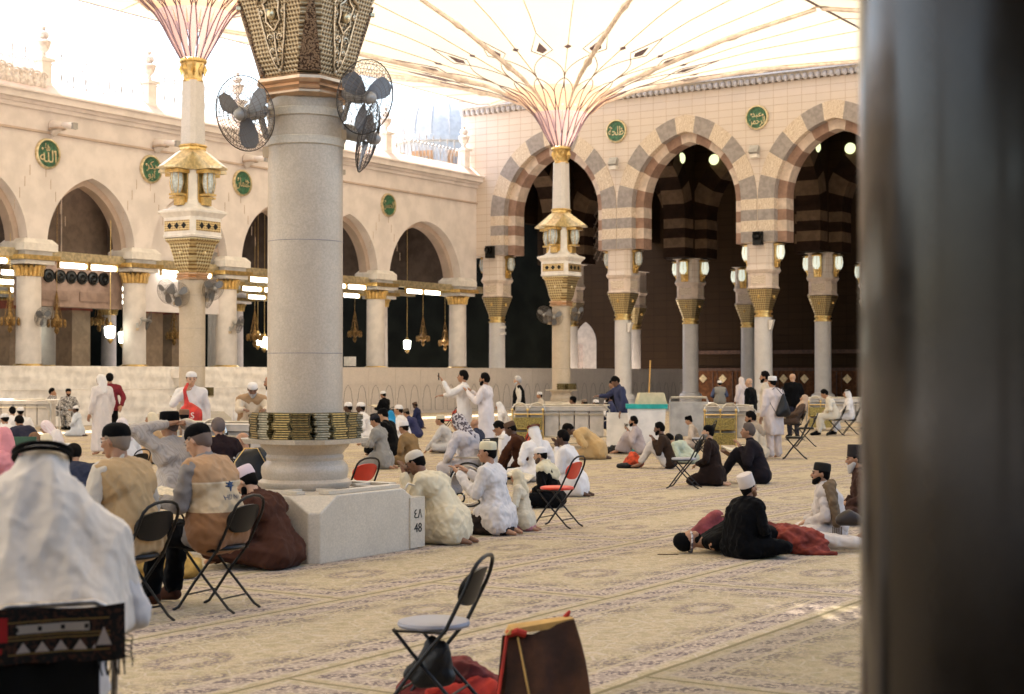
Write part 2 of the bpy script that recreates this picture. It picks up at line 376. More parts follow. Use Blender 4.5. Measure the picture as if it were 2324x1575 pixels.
def ring(mb, cx, w, sp, rise, zbot, o0, o1, y0, y1, nj, na, ma, mb_, soff=True, tr=None, merge=99):
    Rr = (rise*rise+w*w/4)/w; c = Rr-w/2
    def pt(off, side, kind, t):
        if kind == 0: x, z = -(w/2+off), zbot+(sp-zbot)*t
        else:
            a1 = math.acos(c/(Rr+off)); a = a1*t; x, z = c-(Rr+off)*math.cos(a), sp+(Rr+off)*math.sin(a)
        x = max(x, -merge); return (cx+(x if side < 0 else -x), z)
    g = tr or (lambda x, y, z: (x, y, z))
    def block(side, kind, t0, t1, m):
        k = 1 if kind == 0 else 3
        for i in range(k):
            ta, tb = t0+(t1-t0)*i/k, t0+(t1-t0)*(i+1)/k
            A, B, C, D = pt(o0, side, kind, ta), pt(o0, side, kind, tb), pt(o1, side, kind, tb), pt(o1, side, kind, ta)
            vs = [g(p[0], y, p[1]) for y in (y0, y1) for p in (A, B, C, D)]
            fs = [(0, 1, 2, 3), (7, 6, 5, 4), (3, 2, 6, 7)]
            if soff: fs.append((1, 0, 4, 5))
            if kind == 0 and i == 0: fs.append((0, 3, 7, 4))
            if side > 0: fs = [f[::-1] for f in fs]
            mb.add(vs, fs, m)
    for side in (-1, 1):
        for j in range(nj): block(side, 0, j/nj, (j+1)/nj, (ma, mb_)[j % 2])
        for k in range(na+1):
            block(side, 1, k/(na+.5), min(1, (k+1)/(na+.5)), (ma, mb_)[(nj+k) % 2])
    return mb

# ---------------------------------------------------------------- right-hand arcade (faces down the court)
RX = TH-PI/2; AF = 64.0
def WR(x, y, z=0): return W(AF+y, -x, z)          # local x = right along the facade, y = into it
ctrR = [-39.05+7.2*i for i in range(7)]; WO, SPR, RIS, ZB = 4.75, 9.6, 2.9, 7.65
Rr_ = (RIS**2+WO**2/4)/WO; c_ = Rr_-WO/2; RIS2 = math.sqrt((Rr_+1.2)**2-c_**2)
fac = empty('arcade_facade', WR(0, 0), RX, 'tall cream stone facade with striped pointed arches facing down the courtyard', 'facade')
mb = MB(); arch_wall(mb, -44.4, 8.0, [(x, 7.15, SPR, RIS2) for x in ctrR], ZB, 14.75, 0, 1.2)
mb.build('wall', M_grid, fac, smooth=False)
for x in ctrR:
    mb = MB(); ring(mb, x, WO, SPR, RIS, ZB, .42, 1.2, -.03, .38, 4, 5, 0, 1, merge=3.598)
    mb.build('arch_stones', [M_grey, M_carve], fac, smooth=False)
    mb = MB(); ring(mb, x, WO, SPR, RIS, ZB, .0, .42, .38, 1.2, 4, 5, 0, 1)
    mb.build('inner_arch', [M_red, M_cream], fac, smooth=False)
mb = MB(); mb.box((-18.2, .35, 15.25), (52.4, 1.5, .35)); mb.box((-18.2, .42, 14.95), (52.4, 1.1, .3))
mb.box((-18.2, .30, 15.55), (52.4, 1.9, .22))
mb.build('cornice', M_crn, fac, smooth=False)
mb = MB()
for i in range(172): mb.ell((-44.2+i*.305, -.16, 14.86), (.12, .14, .17), 8, 5)
for i in range(172): mb.box((-44.2+i*.305, -.33, 15.12), (.17, .12, .12))
mb.build('cornice_carving', mat('cornice_relief', (.56, .52, .50), .7, var=.12, sc=8), fac)
mb = MB()
for x in ctrR[:6]:
    for dz in (8.25,): pass
def oct_(h, ch):   # chamfered square
    return [(h, -h+ch), (h, h-ch), (h-ch, h), (-h+ch, h), (-h, h-ch), (-h, -h+ch), (-h+ch, -h), (h-ch, -h)]
def chsq(mb, prof, c=(0, 0, 0), mi=None, cap=True):
    vs = []; fs = []
    for h, ch, z in prof: vs += [(c[0]+x, c[1]+y, c[2]+z) for x, y in oct_(h, ch)]
    for i in range(len(prof)-1):
        for k in range(8): fs.append((i*8+k, i*8+(k+1) % 8, (i+1)*8+(k+1) % 8, (i+1)*8+k))
    if cap: fs.append(tuple(range(8))[::-1]); fs.append(tuple((len(prof)-1)*8+k for k in range(8)))
    return mb.add(vs, fs, mi)
def col_right(loc, label, group):
    o = empty('stone_column', loc, RX, label, 'column', group)
    MB().lathe([(.66, 0), (.66, .18), (.56, .24), (.56, .5), (.6, .55), (.55, .72), (.42, .8), (.42, .85)], 24).build('base', M_white, o)
    MB().lathe([(.405, .85), (.395, 4.36)], 28, cap=False).build('shaft', M_white, o)
    MB().lathe([(.43, 4.3), (.43, 4.38), (.36, 4.4), (.36, 4.48), (.42, 4.5), (.42, 4.58), (.38, 4.6)], 24).build('neck_ring', M_gold, o)
    mb = MB(); chsq(mb, [(.33, .12, 4.58), (.42, .14, 4.9), (.56, .17, 5.35), (.6, .18, 5.5), (.63, .18, 5.56)])
    cp = mb.build('capital', M_fil, o)
    mb = MB()
    for k in range(4): mb.ell((.53*math.cos(k*PI/2), .53*math.sin(k*PI/2), 5.2), (.07, .07, .09), 8, 6)
    mb.build('boss', M_gold, cp)
    mb = MB(); chsq(mb, [(.62, .2, 5.58), (.62, .2, 5.64), (.58, .2, 5.68), (.58, .2, 6.26), (.62, .2, 6.3), (.67, .2, 6.42)]); ib = mb.build('inscription_block', M_cream, o, smooth=False)
    mb = MB()
    for k in range(4):
        c, s = math.cos(k*PI/2), math.sin(k*PI/2)
        mb.box((.585*c, .585*s, 5.97), (.03 if k % 2 == 0 else .66, .66 if k % 2 == 0 else .03, .36))
    mb.build('carved_panel', M_carve, ib, smooth=False)
    mb = MB(); chsq(mb, [(.67, .22, 6.42), (.60, .2, 6.62), (.60, .2, 7.6), (.72, .1, 7.648)]); mb.build('pier_block', M_grid, o, smooth=False)
    return o
first = col_right(WR(-42.65, .6), 'marble column in the inner corner where both arcades meet', 'columns of the tall striped arcade')
colx = [-42.65+7.2*i for i in range(8)]
names = ['', 'white marble column right of the arch behind the far umbrella mast', 'white marble column left of the arch nearest the big dark pillar', 'white marble column beside the big dark granite pillar']
for i in range(1, 8):
    copy_tree(first, None, WR(colx[i], .6), None, names[i] if i < 4 else 'arcade column hidden behind the dark granite pillar, number %s along' % ORD[i-3])
for rI, (yr, rn) in enumerate(((7.8, 'second'), (15.0, 'third'))):
    for i in range(0, 8):
        copy_tree(first, None, WR(colx[i], yr), None, '%s row inner column in shade, %s from the corner' % (rn, ORD[i]))
# striped arches inside the hall
inn = empty('inner_arcade', WR(0, 7.2), RX, 'shaded striped arches of the second row inside the tall hall', 'arcade')
M_red2 = mat('shaded_dark_stone', (.028, .016, .011), .8, var=.1, spec=.05); M_cr2 = mat('shaded_light_stone', (.15, .10, .065), .8, var=.1, spec=.1)  # striped arch stones darkened in colour to stand in for hall shade
for x in ctrR[:6]:
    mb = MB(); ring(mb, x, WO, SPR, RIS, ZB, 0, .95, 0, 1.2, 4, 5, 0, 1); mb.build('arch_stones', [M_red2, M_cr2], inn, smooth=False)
mb = MB(); arch_wall(mb, -44.4, 0.0, [(x, 6.65, SPR, math.sqrt((Rr_+.95)**2-c_**2)) for x in ctrR[:6]], ZB, 13.9, .05, 1.15); mb.build('wall', M_shadestone, inn, smooth=False)
for i in range(0, 7):
    x0 = colx[i]
    mb = MB(); ring(mb, 4.2-.6+.0, WO, SPR, RIS, ZB, 0, .95, x0-.6, x0+.6, 4, 5, 0, 1, tr=lambda x, y, z: (y, x-7.2, z)); mb.fixn()
    mb.build('cross_arch', [M_red2, M_cr2], inn, smooth=False)
    mb = MB(); arch_wall(mb, .65, 7.2, [(3.6, 6.65-.1, SPR, 3.7)], ZB, 13.9, -.55, .55)
    mb.v = [(x0+y, x-7.2+.6 if False else x-7.2, z) for x, y, z in mb.v]; mb.fixn(); mb.build('cross_wall', M_shadestone, inn, smooth=False)
struct(MB().box((-18.2, 11.6, 14.2), (52.4, 21.5, .5)).build('hall_ceiling', M_ceil, None, WR(0, 0), RX, False))
hall = MB(); hall.box((8.2, 11.5, 7.3), (.4, 22, 14.6)); hall.box((-44.8, 11.8, 12.1), (.5, 21, 4.4)); hall.box((-18, .6, 14.3), (52, .6, .8)); struct(hall.build('hall_side_wall', M_shadestone, None, WR(0, 0), RX, False))
# back wall with a doorway that gives on daylight
DX, DW = -50.2, 2.1
bw = empty('hall_back_wall', WR(0, 22), RX, 'shaded stone back wall of the hall with low wooden panelling', 'wall')
mb = MB(); arch_wall(mb, -70, 9, [(DX-.0, DW, 3.7, 1.5)], 0, 14.4, 0, .8); mb.build('wall', M_shadestone, bw, smooth=False)
mb = MB(); mb.box((-17.6, -.06, 1.05), (50, .1, 2.1)); mb.build('wood_panelling', M_wood, bw, smooth=False)
mb = MB(); mb.box((-17.6, -.08, 2.0), (50, .12, .18)); mb.box((-17.6, -.08, 3.05), (50, .1, .22))
for i in range(38): mb.box((-42.2+i*1.32, -.13, 1.0), (.07, .05, 1.7)); mb.box((-41.9+i*1.32, -.13, 1.0), (.05, .05, 1.7))
mb.build('dark_trim', M_wooddk, bw, smooth=False)
mb = MB()
for i in range(38): mb.box((-41.55+i*1.32, -.125, 1.45), (.38, .03, .38), M=Matrix.Rotation(PI/4, 3, 'Y'))
mb.build('star_panel', M_goldp, bw, smooth=False)
out = MB(); out.box((-53.5, 27.5, 3.4), (16, .3, 6.8)); tag(out.build('daylit_wall', M_crn, None, WR(0, 0), RX, False), 'pale wall in daylight beyond the arched doorway', 'wall')
out = MB(); out.box((-53.3, 26.8, 1.8), (.4, .5, 3.9)); tag(out.build('outer_post', M_cream, None, WR(0, 0), RX, False), 'beige post in front of the daylit wall beyond the doorway', 'post')
# wall clock
ck = empty('wall_clock', WR(-37.6, 21.9, 3.35), RX, 'square white wall clock above the wooden panelling', 'clock')
MB().box((0, -.04, 0), (.62, .06, .62)).build('frame', M_black, ck, smooth=False); MB().box((0, -.08, 0), (.5, .03, .5)).build('dial', M_crn, ck, smooth=False)
mb = MB(); mb.box((.06, -.1, .03), (.18, .02, .03)); mb.box((0, -.1, -.06), (.03, .02, .16)); mb.build('hand', M_black, ck, smooth=False)

# lanterns
def make_lantern(lit, label, loc, rz, s=1.0):
    o = empty('wall_lantern', loc, rz, label, 'lantern', 'gold wall lanterns'); o.scale = (s,)*3
    mb = MB(); mb.box((0, -.03, .0), (.36, .06, 1.0)); mb.box((0, -.09, .46), (.44, .2, .08)); mb.box((0, -.12, -.18), (.26, .2, .06)); mb.box((0, -.08, -.36), (.22, .12, .22))
    mb.tube([(0, -.06, -.46), (0, -.16, -.3), (0, -.2, -.18)], .03, 6); mb.hullp([(-.24, 0, .5), (.24, 0, .5), (-.24, -.34, .48), (.24, -.34, .48), (-.1, 0, .6), (.1, 0, .6)])
    mb.build('bracket', M_gold, o, smooth=False)
    mb = MB(); mb.lathe([(.09, -.15), (.16, -.02), (.18, .14), (.16, .3), (.14, .43)], 10, (0, -.2, 0)); mb.build('glass', M_lamp if lit else M_glass, o)
    mb = MB()
    for k in range(6): a = k*PI/3; mb.tube([(math.cos(a)*.1, -.2+math.sin(a)*.1, -.15), (math.cos(a)*.185, -.2+math.sin(a)*.185, .14), (math.cos(a)*.15, -.2+math.sin(a)*.15, .43)], .009, 4)
    mb.build('cage', M_gold, o); return o
lant = {True: None, False: None}
def lantern(lit, label, loc, rz, s=1.0):
    if lant[lit] is None: lant[lit] = make_lantern(lit, label, loc, rz, s); return lant[lit]
    return copy_tree(lant[lit], None, loc, rz, label, s)
pl = ['corner column', 'column right of the far mast', 'column left of the rightmost arch', 'column at the dark pillar']
for i in range(4):
    for dx, sd in ((-.62, 'left'), (.62, 'right')):
        lantern(i >= 2, 'gold lantern on the %s side of the %s, outer row' % (sd, pl[i]), WR(colx[i]+dx, .6, 7.05), RX+(-PI/2 if dx < 0 else PI/2), 1.08)
for yr, rn in ((7.8, 'second row'), (15.0, 'third row')):
    for i in range(1, 5):
        for dx, dy, sd in ((0, -.62, 'front'), (.62, 0, 'right'), (-.62, 0, 'left')):
            lantern(True, 'lit gold lantern on the %s face of the %s column in the %s' % (sd, ORD[i], rn), WR(colx[i]+dx, yr+dy, 7.0), RX+{'front': 0, 'right': PI/2, 'left': -PI/2}[sd], 1.08)
# glowing round windows
for i in (1, 2, 3):
    for (dx, dy, rz, nm) in ((1.7, 7.1, 0, 'facing the court'), (.56, 5.7, PI/2, 'seen edge-on')):
        o = MB().lathe([(.22, 0), (.27, .05), (.27, .09), (.24, .1)], 24); o.v = [(x, z-.1, y) for x, y, z in o.v]
        o.v = [(x, -abs(y_) if False else y_, z) for x, y_, z in o.v]; o.fixn(); tag(o.build('round_window', M_disc, None, WR(colx[i]+dx, dy, 12.6), RX+rz), 'small glowing round window %s above the %s inner column' % (nm, ORD[i]), 'window', 'glowing round windows')
# medallions
def txt_part(name, s, size, m, parent, loc, maxw=None, depth=.012):
    me = text_mesh(s, size, depth); me.materials.append(m); o = link(name, me, parent, loc)
    if maxw:
        w = max(v.co.x for v in me.vertices)-min(v.co.x for v in me.vertices)
        if w > maxw: o.scale = (maxw/w, 1, min(1.4, maxw/w*1.5))
    return o
def medallion(loc, rz, label, texts, r=.55):
    o = empty('calligraphy_medallion', loc, rz, label, 'medallion', 'green calligraphy medallions')
    def disc(prof, nm, m):
        q = MB().lathe(prof, 40); q.v = [(x, -z, y) for x, y, z in q.v]; q.fixn(); q.build(nm, m, o)
    disc([(r-.07, 0), (r-.07, .06), (r-.05, .1), (r, .09), (r+.02, .0)], 'rim', M_goldp); disc([(r-.06, 0), (r-.06, .05)], 'green_field', M_green)
    for s, sz, dx, dz in texts: txt_part('lettering', s, sz, M_goldp, o, (dx, -.065, dz), r*1.5)
    for a in (2.6, .3): MB().ell((math.cos(a)*.3, -.06, math.sin(a)*.3), (.05, .02, .05), 8, 4).build('rosette', M_goldp, o)
    return o
FE = {'talha': '\ufe94\ufea4\ufee0\ufec3', 'allah': '\ufdf2', 'abu': '\ufeee\ufe91\ufe8d', 'bakr': '\ufeae\ufedc\ufe91', 'uthman': '\ufee5\ufe8e\ufee4\ufe9c\ufecb', 'hasan': '\ufee6\ufeb4\ufea4\ufedf\ufe8d',
      'abd': '\ufeaa\ufe92\ufecb', 'rahman': '\ufee6\ufee4\ufea3\ufeae\ufedf\ufe8d', 'jalla': '\ufee0\ufe9f'}
medallion(WR(-35.45, -.01, 13.25), RX, 'green round medallion above the column right of the far mast', [(FE['talha'], .42, 0, -.02)], .54)
medallion(WR(-28.25, -.01, 13.25), RX, 'dense gold lettered medallion between the two rightmost arches', [(FE['abd'], .36, 0, .14), (FE['rahman'], .34, 0, -.16)], .54)
for i in (3, 4): medallion(WR(colx[i], -.01, 13.25), RX, 'green medallion hidden past the dark pillar, %s one' % ORD[i-3], [(FE['talha'], .4, 0, 0)], .6)
for i in (1, 2):
    f = empty('floodlight', WR(colx[i], -.35, 11.75), RX, 'small grey floodlight on the stone above the %s column from the corner' % ORD[i], 'floodlight', 'floodlights')
    MB().box((0, 0, 0), (.42, .22, .36), M=Matrix.Rotation(-.5, 3, 'X')).build('housing', M_grey2, f, smooth=False)
    MB().box((0, .05, -.26), (.36, .3, .16)).build('mount', M_crn, f, smooth=False)
for i in (0, 2):
    f = empty('loudspeaker', WR(colx[i]+.1, -.2, 7.85), RX, 'black loudspeaker on the %s pier' % ('corner' if i == 0 else 'second free-standing'), 'loudspeaker', 'black loudspeakers')
    MB().box((0, 0, -.05), (.42, .25, .6)).build('housing', M_black, f, smooth=False)
    q = MB().lathe([(.05, 0), (.17, .12), (.18, .14)], 16, cap=False); q.v = [(x, -z-.1, y+.05) for x, y, z in q.v]; q.build('horn', M_black, f)
for i in (1, 2, 3):
    f = empty('wall_speaker', WR(colx[i]+.46, .42, 3.95), RX, 'slim white speaker box on the shaft of the %s column from the corner' % ORD[i], 'speaker', 'slim white speakers')
    MB().hullp([(-.08, -.1, .2), (.16, -.14, .22), (.14, .1, .22), (-.08, -.1, -.22), (.02, -.14, -.24), (.02, .08, -.24)]).build('cabinet', M_crn, f, smooth=False)
for z, nm in ((4.05, 'upper'), (3.75, 'lower')):
    c = empty('security_camera', WR(-42.1, .1, z), RX, '%s white security camera on the corner column' % nm, 'camera', 'white security cameras')
    MB().box((.18, -.1, 0), (.32, .12, .12)).build('housing', M_crn, c, smooth=False); MB().tube([(-.25, .3, 0), (.05, 0, 0)], .03, 6).build('arm', M_crn, c)
# pulpit balustrade and gilded column deep in the hall
pu = empty('raised_platform', WR(-22.9, 10.0), RX, 'dark platform with red-backed white balustrade beside the gilt column', 'platform')
MB().box((0, .5, 2.4), (3.2, 1, 4.8)).build('body', M_wooddk, pu, smooth=False); MB().box((0, -.06, 5.35), (3.2, .1, 1.1)).build('red_panel', mat('red_panel', (.35, .05, .03), .6), pu, smooth=False)
mb = MB()
for i in range(10): mb.lathe([(.09, 4.9), (.09, 5.35), (.05, 5.5), (.08, 5.6), (.04, 5.75)], 10, (-1.4+i*.31, -.2, 0))
mb.build('baluster', glow('glowing_baluster', (.9, .62, .35), .5), pu); MB().box((0, -.15, 5.9), (3.2, .3, .14)).build('rail', M_gold, pu, smooth=False)  # balusters glow by themselves, there is no lamp in them
gc = MB(); gc.lathe([(.5, 0), (.5, 5.5)], 24); tag(gc.build('gilded_column', M_fil, None, WR(-23.3, 2.4), RX), 'narrow gilded lattice column at the edge of the dark pillar', 'column')
# lattice screen wall in first bay
lw = MB(); 
for i in range(9):
    for j in range(11):
        x = -.6+i*.62; z = 7.8+j*.55
        lw.tube([(x, 0, z), (x+.31, 0, z+.275), (x, 0, z+.55), (x-.31, 0, z+.275)], .035, 4, closed=True)
lo = empty('lattice_screen', WR(-42.6, 9), RX-.6, 'dark honeycomb lattice inside the corner bay', 'screen')
lw.build('lattice', M_arch2, lo, smooth=False)

# ---------------------------------------------------------------- left arcade (runs along the court)
BF = 43.5
def WL(x, y, z=0): return W(x, BF+y, z)
aL = [16.5, 21.5, 26.5, 31.5, 36.5, 41.5, 46.5, 51.45, 56.4, 63.1]
gapL = [(aL[i], aL[i+1]) for i in range(9)]
lf = empty('pink_arcade_facade', WL(0, 0), TH, 'low pink plastered arcade wall running along the left of the court', 'facade')
archesL = [((p+q)/2, q-p-.85, 6.3 if q-p < 6 else 6.05, 2.6 if q-p < 6 else 3.0) for p, q in gapL]
mb = MB(); arch_wall(mb, 10, 64.0, archesL, 5.98, 11.1, 0, .9)
for i in range(60):
    a0 = aL[3+i % 6]; k = i//6; s = -1 if k % 2 else 1; mb.cur = 1
    mb.box((a0+s*(.35+.22*(k//2)), -.005, 8.9-.42*(k//2)), (.02, .012, .36))
mb.build('wall', [M_pink, M_pinkdk], lf, smooth=False)
mb = MB()
for z0, z1, y in ((11.05, 11.2, -.12), (11.2, 11.32, -.22), (11.32, 11.55, -.42), (11.55, 11.62, -.5)): mb.box((37, (y+.9)/2, (z0+z1)/2), (54, .9-y, z1-z0-.002))
mb.build('cornice', M_pink, lf, smooth=False)
mb = MB(); mb.add([(10, -.35, 11.62), (63.99, -.35, 11.62), (63.99, .25, 12.12), (10, .25, 12.12), (10, 1.2, 12.14), (63.99, 1.2, 12.14)], [(0, 1, 2, 3), (3, 2, 5, 4)]); mb.build('parapet_slope', mat('pale_render', (.70, .56, .50), .8, var=.05), lf, smooth=False)
mb = MB(); mb.box((37, -.045, 10.3), (54, .09, .07))
mb.build('string_course', M_pinkdk, lf, smooth=False)
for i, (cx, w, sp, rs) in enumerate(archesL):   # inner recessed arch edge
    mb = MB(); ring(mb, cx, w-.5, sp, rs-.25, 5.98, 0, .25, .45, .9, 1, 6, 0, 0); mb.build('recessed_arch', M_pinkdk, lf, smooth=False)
# blind bays
bl = empty('blind_bay', WL(0, .3), TH, 'pink infill with louvred grille behind the left umbrella mast', 'wall')
MB().box((44, .3, 6.6), (4.2, .25, 4.9)).build('infill', M_pink, bl, smooth=False)
mb = MB()
for k in range(7): mb.box((44.9, .13, 5.3+k*.32), (2.0, .1, .16), M=Matrix.Rotation(.5, 3, 'X'))
mb.build('louvre', M_grey2, bl, smooth=False)
MB().box((44.9, .165, 6.3), (2.2, .02, 2.6)).build('grille_frame', M_grey, bl, smooth=False)
b2 = empty('duct_panel', WL(39, 1.2), TH, 'brown wall panel with six round black air vents in the second arch', 'vent panel')
MB().box((0, 0, 5.0), (4.6, .6, 1.6)).build('panel', mat('brown_panel', (.34, .23, .18), .7), b2, smooth=False)
MB().box((0, .5, 7.3), (4.6, .3, 3.2)).build('upper_panel', mat('brown_infill', (.17, .12, .09), .8), b2, smooth=False)
mb = MB(); mb.tube([(-1.0, .3, 6.0), (-1.0, .3, 8.3), (-.15, .3, 8.3), (-.15, .3, 6.0)], .025, 4); mb.build('outline', M_cream, b2)
for k in range(6):
    q = MB().lathe([(.06, .0), (.1, .03), (.12, .06), (.2, .04), (.24, .07), (.25, .0)], 20); q.v = [(x-1.25+k*.52, -.3-z, y+5.3) for x, y, z in q.v]; q.fixn(); q.build('air_vent', M_black, b2)
mb = MB(); mb.box((-1.2, -.32, 4.6), (1.6, .04, .35)); mb.box((1, -.32, 4.6), (1.6, .04, .35)); mb.build('relief', mat('relief', (.30, .20, .155), .7), b2, smooth=False)
def col_left(loc, label):
    o = empty('pink_column', loc, TH, label, 'column', 'pink columns of the low arcade')
    mb = MB(); chsq(mb, [(.6, .1, 0), (.6, .1, 1.88)]); mb.build('pedestal', M_crn, o, smooth=False)
    MB().lathe([(.62, 1.88), (.62, 1.95), (.52, 1.97), (.55, 2.03), (.46, 2.1)], 24).build('base_ring', M_gold, o)
    MB().lathe([(.44, 2.1), (.42, 5.2)], 28, cap=False).build('shaft', mat('pink_shaft', (.74, .66, .60), .5, var=.04) if not bpy.data.materials.get('pink_shaft') else bpy.data.materials['pink_shaft'], o)
    c = MB()
    for k in range(18):
        t = 2*PI*k/18; c.tube([(math.cos(t)*.42, math.sin(t)*.42, 5.2), (math.cos(t)*.46, math.sin(t)*.46, 5.45), (math.cos(t)*.54, math.sin(t)*.54, 5.58)], .075, 5)
    c.lathe([(.44, 5.18), (.47, 5.24), (.44, 5.26), (.46, 5.5)], 20); c.build('fluted_capital', M_gold, o)
    mb = MB(); mb.box((0, 0, 5.67), (1.3, 1.2, .14)); mb.box((0, 0, 6.2), (1.5, 1.3, .26)); mb.hullp([(x*.75, y*.65, 6.33) for x in (-1, 1) for y in (-1, 1)]+[(x*.6, y*.5, 6.5) for x in (-1, 1) for y in (-1, 1)]); mb.box((0, 0, 5.99), (1.2, 1.05, .16)); mb.build('impost', M_crn, o, smooth=False)
    mb = MB(); mb.box((0, 0, 5.83), (1.64, 1.42, .16)); mb.build('gold_band', M_gold, o, smooth=False)
    return o
cl0 = None
LN = {16.5: None}
for r_ in range(6):
    for i, a in enumerate(aL):
        if r_ == 0 and a == 63.1: a = 63.0
        lab = ('pink front column of the low arcade, %s counting from the far corner' % ORD[9-i]) if r_ == 0 else 'shaded inner column of the low arcade, row %s, %s from the corner' % (('one', 'two', 'three', 'four', 'five', 'six')[r_], ORD[9-i])
        if cl0 is None: cl0 = col_left(WL(a, .45), lab)
        else: copy_tree(cl0, None, WL(a, .45+5.0*r_), TH, lab)
# tie beams with tube lights
mb = MB()
for r_ in range(6): mb.box((38, .45+5*r_, 6.0), (56, .34, .3))
tb = tag(mb.build('tie_beam', M_goldp, None, WL(0, 0), TH, False), 'pale gold beams spanning between the pink columns', 'beam', 'gold beams', 'stuff')
tb0 = None
for r_ in range(5):
    for i, (p, q) in enumerate(gapL):
        if i < 1: continue
        for k in (-1, 1):
            lab = 'lit white tube lamp, %s one of the pair in bay %s, beam row %s' % ('nearer' if k < 0 else 'farther', ORD[8-i], ORD[r_]); loc = WL((p+q)/2+k*.72, .2+5*r_, 5.66-.0*r_)
            if tb0 is None:
                tb0 = empty('tube_lamp', loc, TH, lab, 'lamp', 'tube lamps under the beams')
                MB().tube([(-.6, 0, 0), (-.55, 0, 0), (.55, 0, 0), (.6, 0, 0)], [.05, .1, .1, .05], 10).build('tube', M_tube, tb0)
                m2 = MB(); m2.box((0, .02, .14), (1.35, .12, .08)); m2.box((-.66, 0, .02), (.05, .1, .28)); m2.box((.66, 0, .02), (.05, .1, .28)); m2.build('holder', M_gold, tb0, smooth=False)
            else: copy_tree(tb0, None, loc, TH, lab)
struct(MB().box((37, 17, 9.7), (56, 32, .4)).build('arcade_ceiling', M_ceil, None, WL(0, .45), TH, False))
struct(MB().box((37, 16.5, 12.0), (54, 31, .12)).build('arcade_roof', M_crn, None, WL(0, 1.3), TH, False))
mb = MB()
for i, a in enumerate(aL):   # transverse arches in the arcade
    arch = MB(); arch_wall(arch, 0.9, 30, [(.45+2.5+5*k, 4.2, 6.3, 2.3) for k in range(1, 6)], 6.3, 9.5, -.4, .4)
    mb.add([(a+y, x, z) for x, y, z in arch.v], arch.f)
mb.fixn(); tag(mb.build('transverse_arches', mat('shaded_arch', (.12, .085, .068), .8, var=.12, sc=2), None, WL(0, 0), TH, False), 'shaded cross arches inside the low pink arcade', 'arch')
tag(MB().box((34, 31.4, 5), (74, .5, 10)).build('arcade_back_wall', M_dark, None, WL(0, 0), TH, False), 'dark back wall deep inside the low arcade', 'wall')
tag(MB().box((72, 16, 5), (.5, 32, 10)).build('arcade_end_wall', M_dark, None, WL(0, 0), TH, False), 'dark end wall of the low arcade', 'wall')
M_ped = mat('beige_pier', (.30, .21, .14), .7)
for i, (a, y) in enumerate(((38.0, 3.2), (40.4, 2.6), (43.6, 2.0), (45.4, 2.4))):
    o = empty('inner_pier', WL(a, y), TH, 'square beige pier with dark red band behind the front columns, %s from left' % ORD[i], 'pier', 'square piers behind the pink arcade')
    MB().box((0, 0, 2.1), (.9, .9, 4.2)).build('block', M_ped, o, smooth=False); MB().box((0, 0, 4.3), (1.0, 1.0, .3)).build('band', mat('dark_red', (.22, .05, .03), .6), o, smooth=False)
# chandeliers and pendant lamps
pd = [(250, 58, 3.3), (279, 60, 3.15), (287, 80, 3.9), (585, 66, 3.2), (600, 67, 3.1), (613, 68, 3.0), (924, 78, 3.2), (245, 75, 3.8), (60, 60, 3.3), (30, 70, 3.4), (505, 85, 4.4), (975, 95, 3.9), (1120, 92, 4.0)]
p0 = None
for i, (px, d, z) in enumerate(pd):
    lab = 'glowing white pendant lantern in the dark arcade, %s counting from the left side' % ORD[i]
    if p0 is None:
        p0 = empty('pendant_lamp', P(px, d, z), 0, lab, 'lamp', 'glowing pendant lamps')
        MB().lathe([(.1, -.22), (.16, -.18), (.19, .2), (.12, .24)], 8).build('shade', M_pend, p0); MB().tube([(0, 0, .24), (0, 0, 9.6-z)], .015, 4).build('chain', M_gold, p0)
        MB().lathe([(.02, -.42), (.12, -.3), (.1, -.22)], 8).build('finial', M_gold, p0); MB().lathe([(.14, .24), (.04, .4)], 8).build('mount', M_gold, p0)
    else: copy_tree(p0, None, P(px, d, z), 0, lab)
ch = [(22, 54, 3.9), (128, 56, 3.9), (578, 65, 3.6), (1010, 82, 3.7), (805, 75, 4.0), (395, 62, 3.6), (225, 60, 4.1), (1150, 88, 3.6), (960, 80, 3.9)]
c0 = None
for i, (px, d, z) in enumerate(ch):
    lab = 'unlit brass chandelier hanging in the arcade, %s of the row seen from the left' % ORD[i]
    if c0 is None:
        c0 = empty('chandelier', P(px, d, z), 0, lab, 'chandelier', 'brass chandeliers'); c0.scale = (.62, .62, .8)
        m2 = MB(); m2.lathe([(.05, -.9), (.16, -.75), (.1, -.6), (.32, -.45), (.34, -.3), (.12, -.1), (.05, .3), (.1, .4), (.02, .5)], 12)
        for k in range(8):
            t = 2*PI*k/8; m2.tube([(0, 0, 1.1), (math.cos(t)*.33, math.sin(t)*.33, -.3)], .014, 4); m2.lathe([(.03, -.6), (.09, -.5), (.08, -.3), (.02, -.22)], 6, (math.cos(t)*.5, math.sin(t)*.5, 0)); m2.tube([(0, 0, -.2), (math.cos(t)*.5, math.sin(t)*.5, -.22)], .014, 4)
        m2.build('frame', M_brass, c0); MB().tube([(0, 0, .5), (0, 0, 9.6-z)], .015, 4).build('chain', M_gold, c0)
    else: copy_tree(c0, None, P(px, d, z), 0, lab)
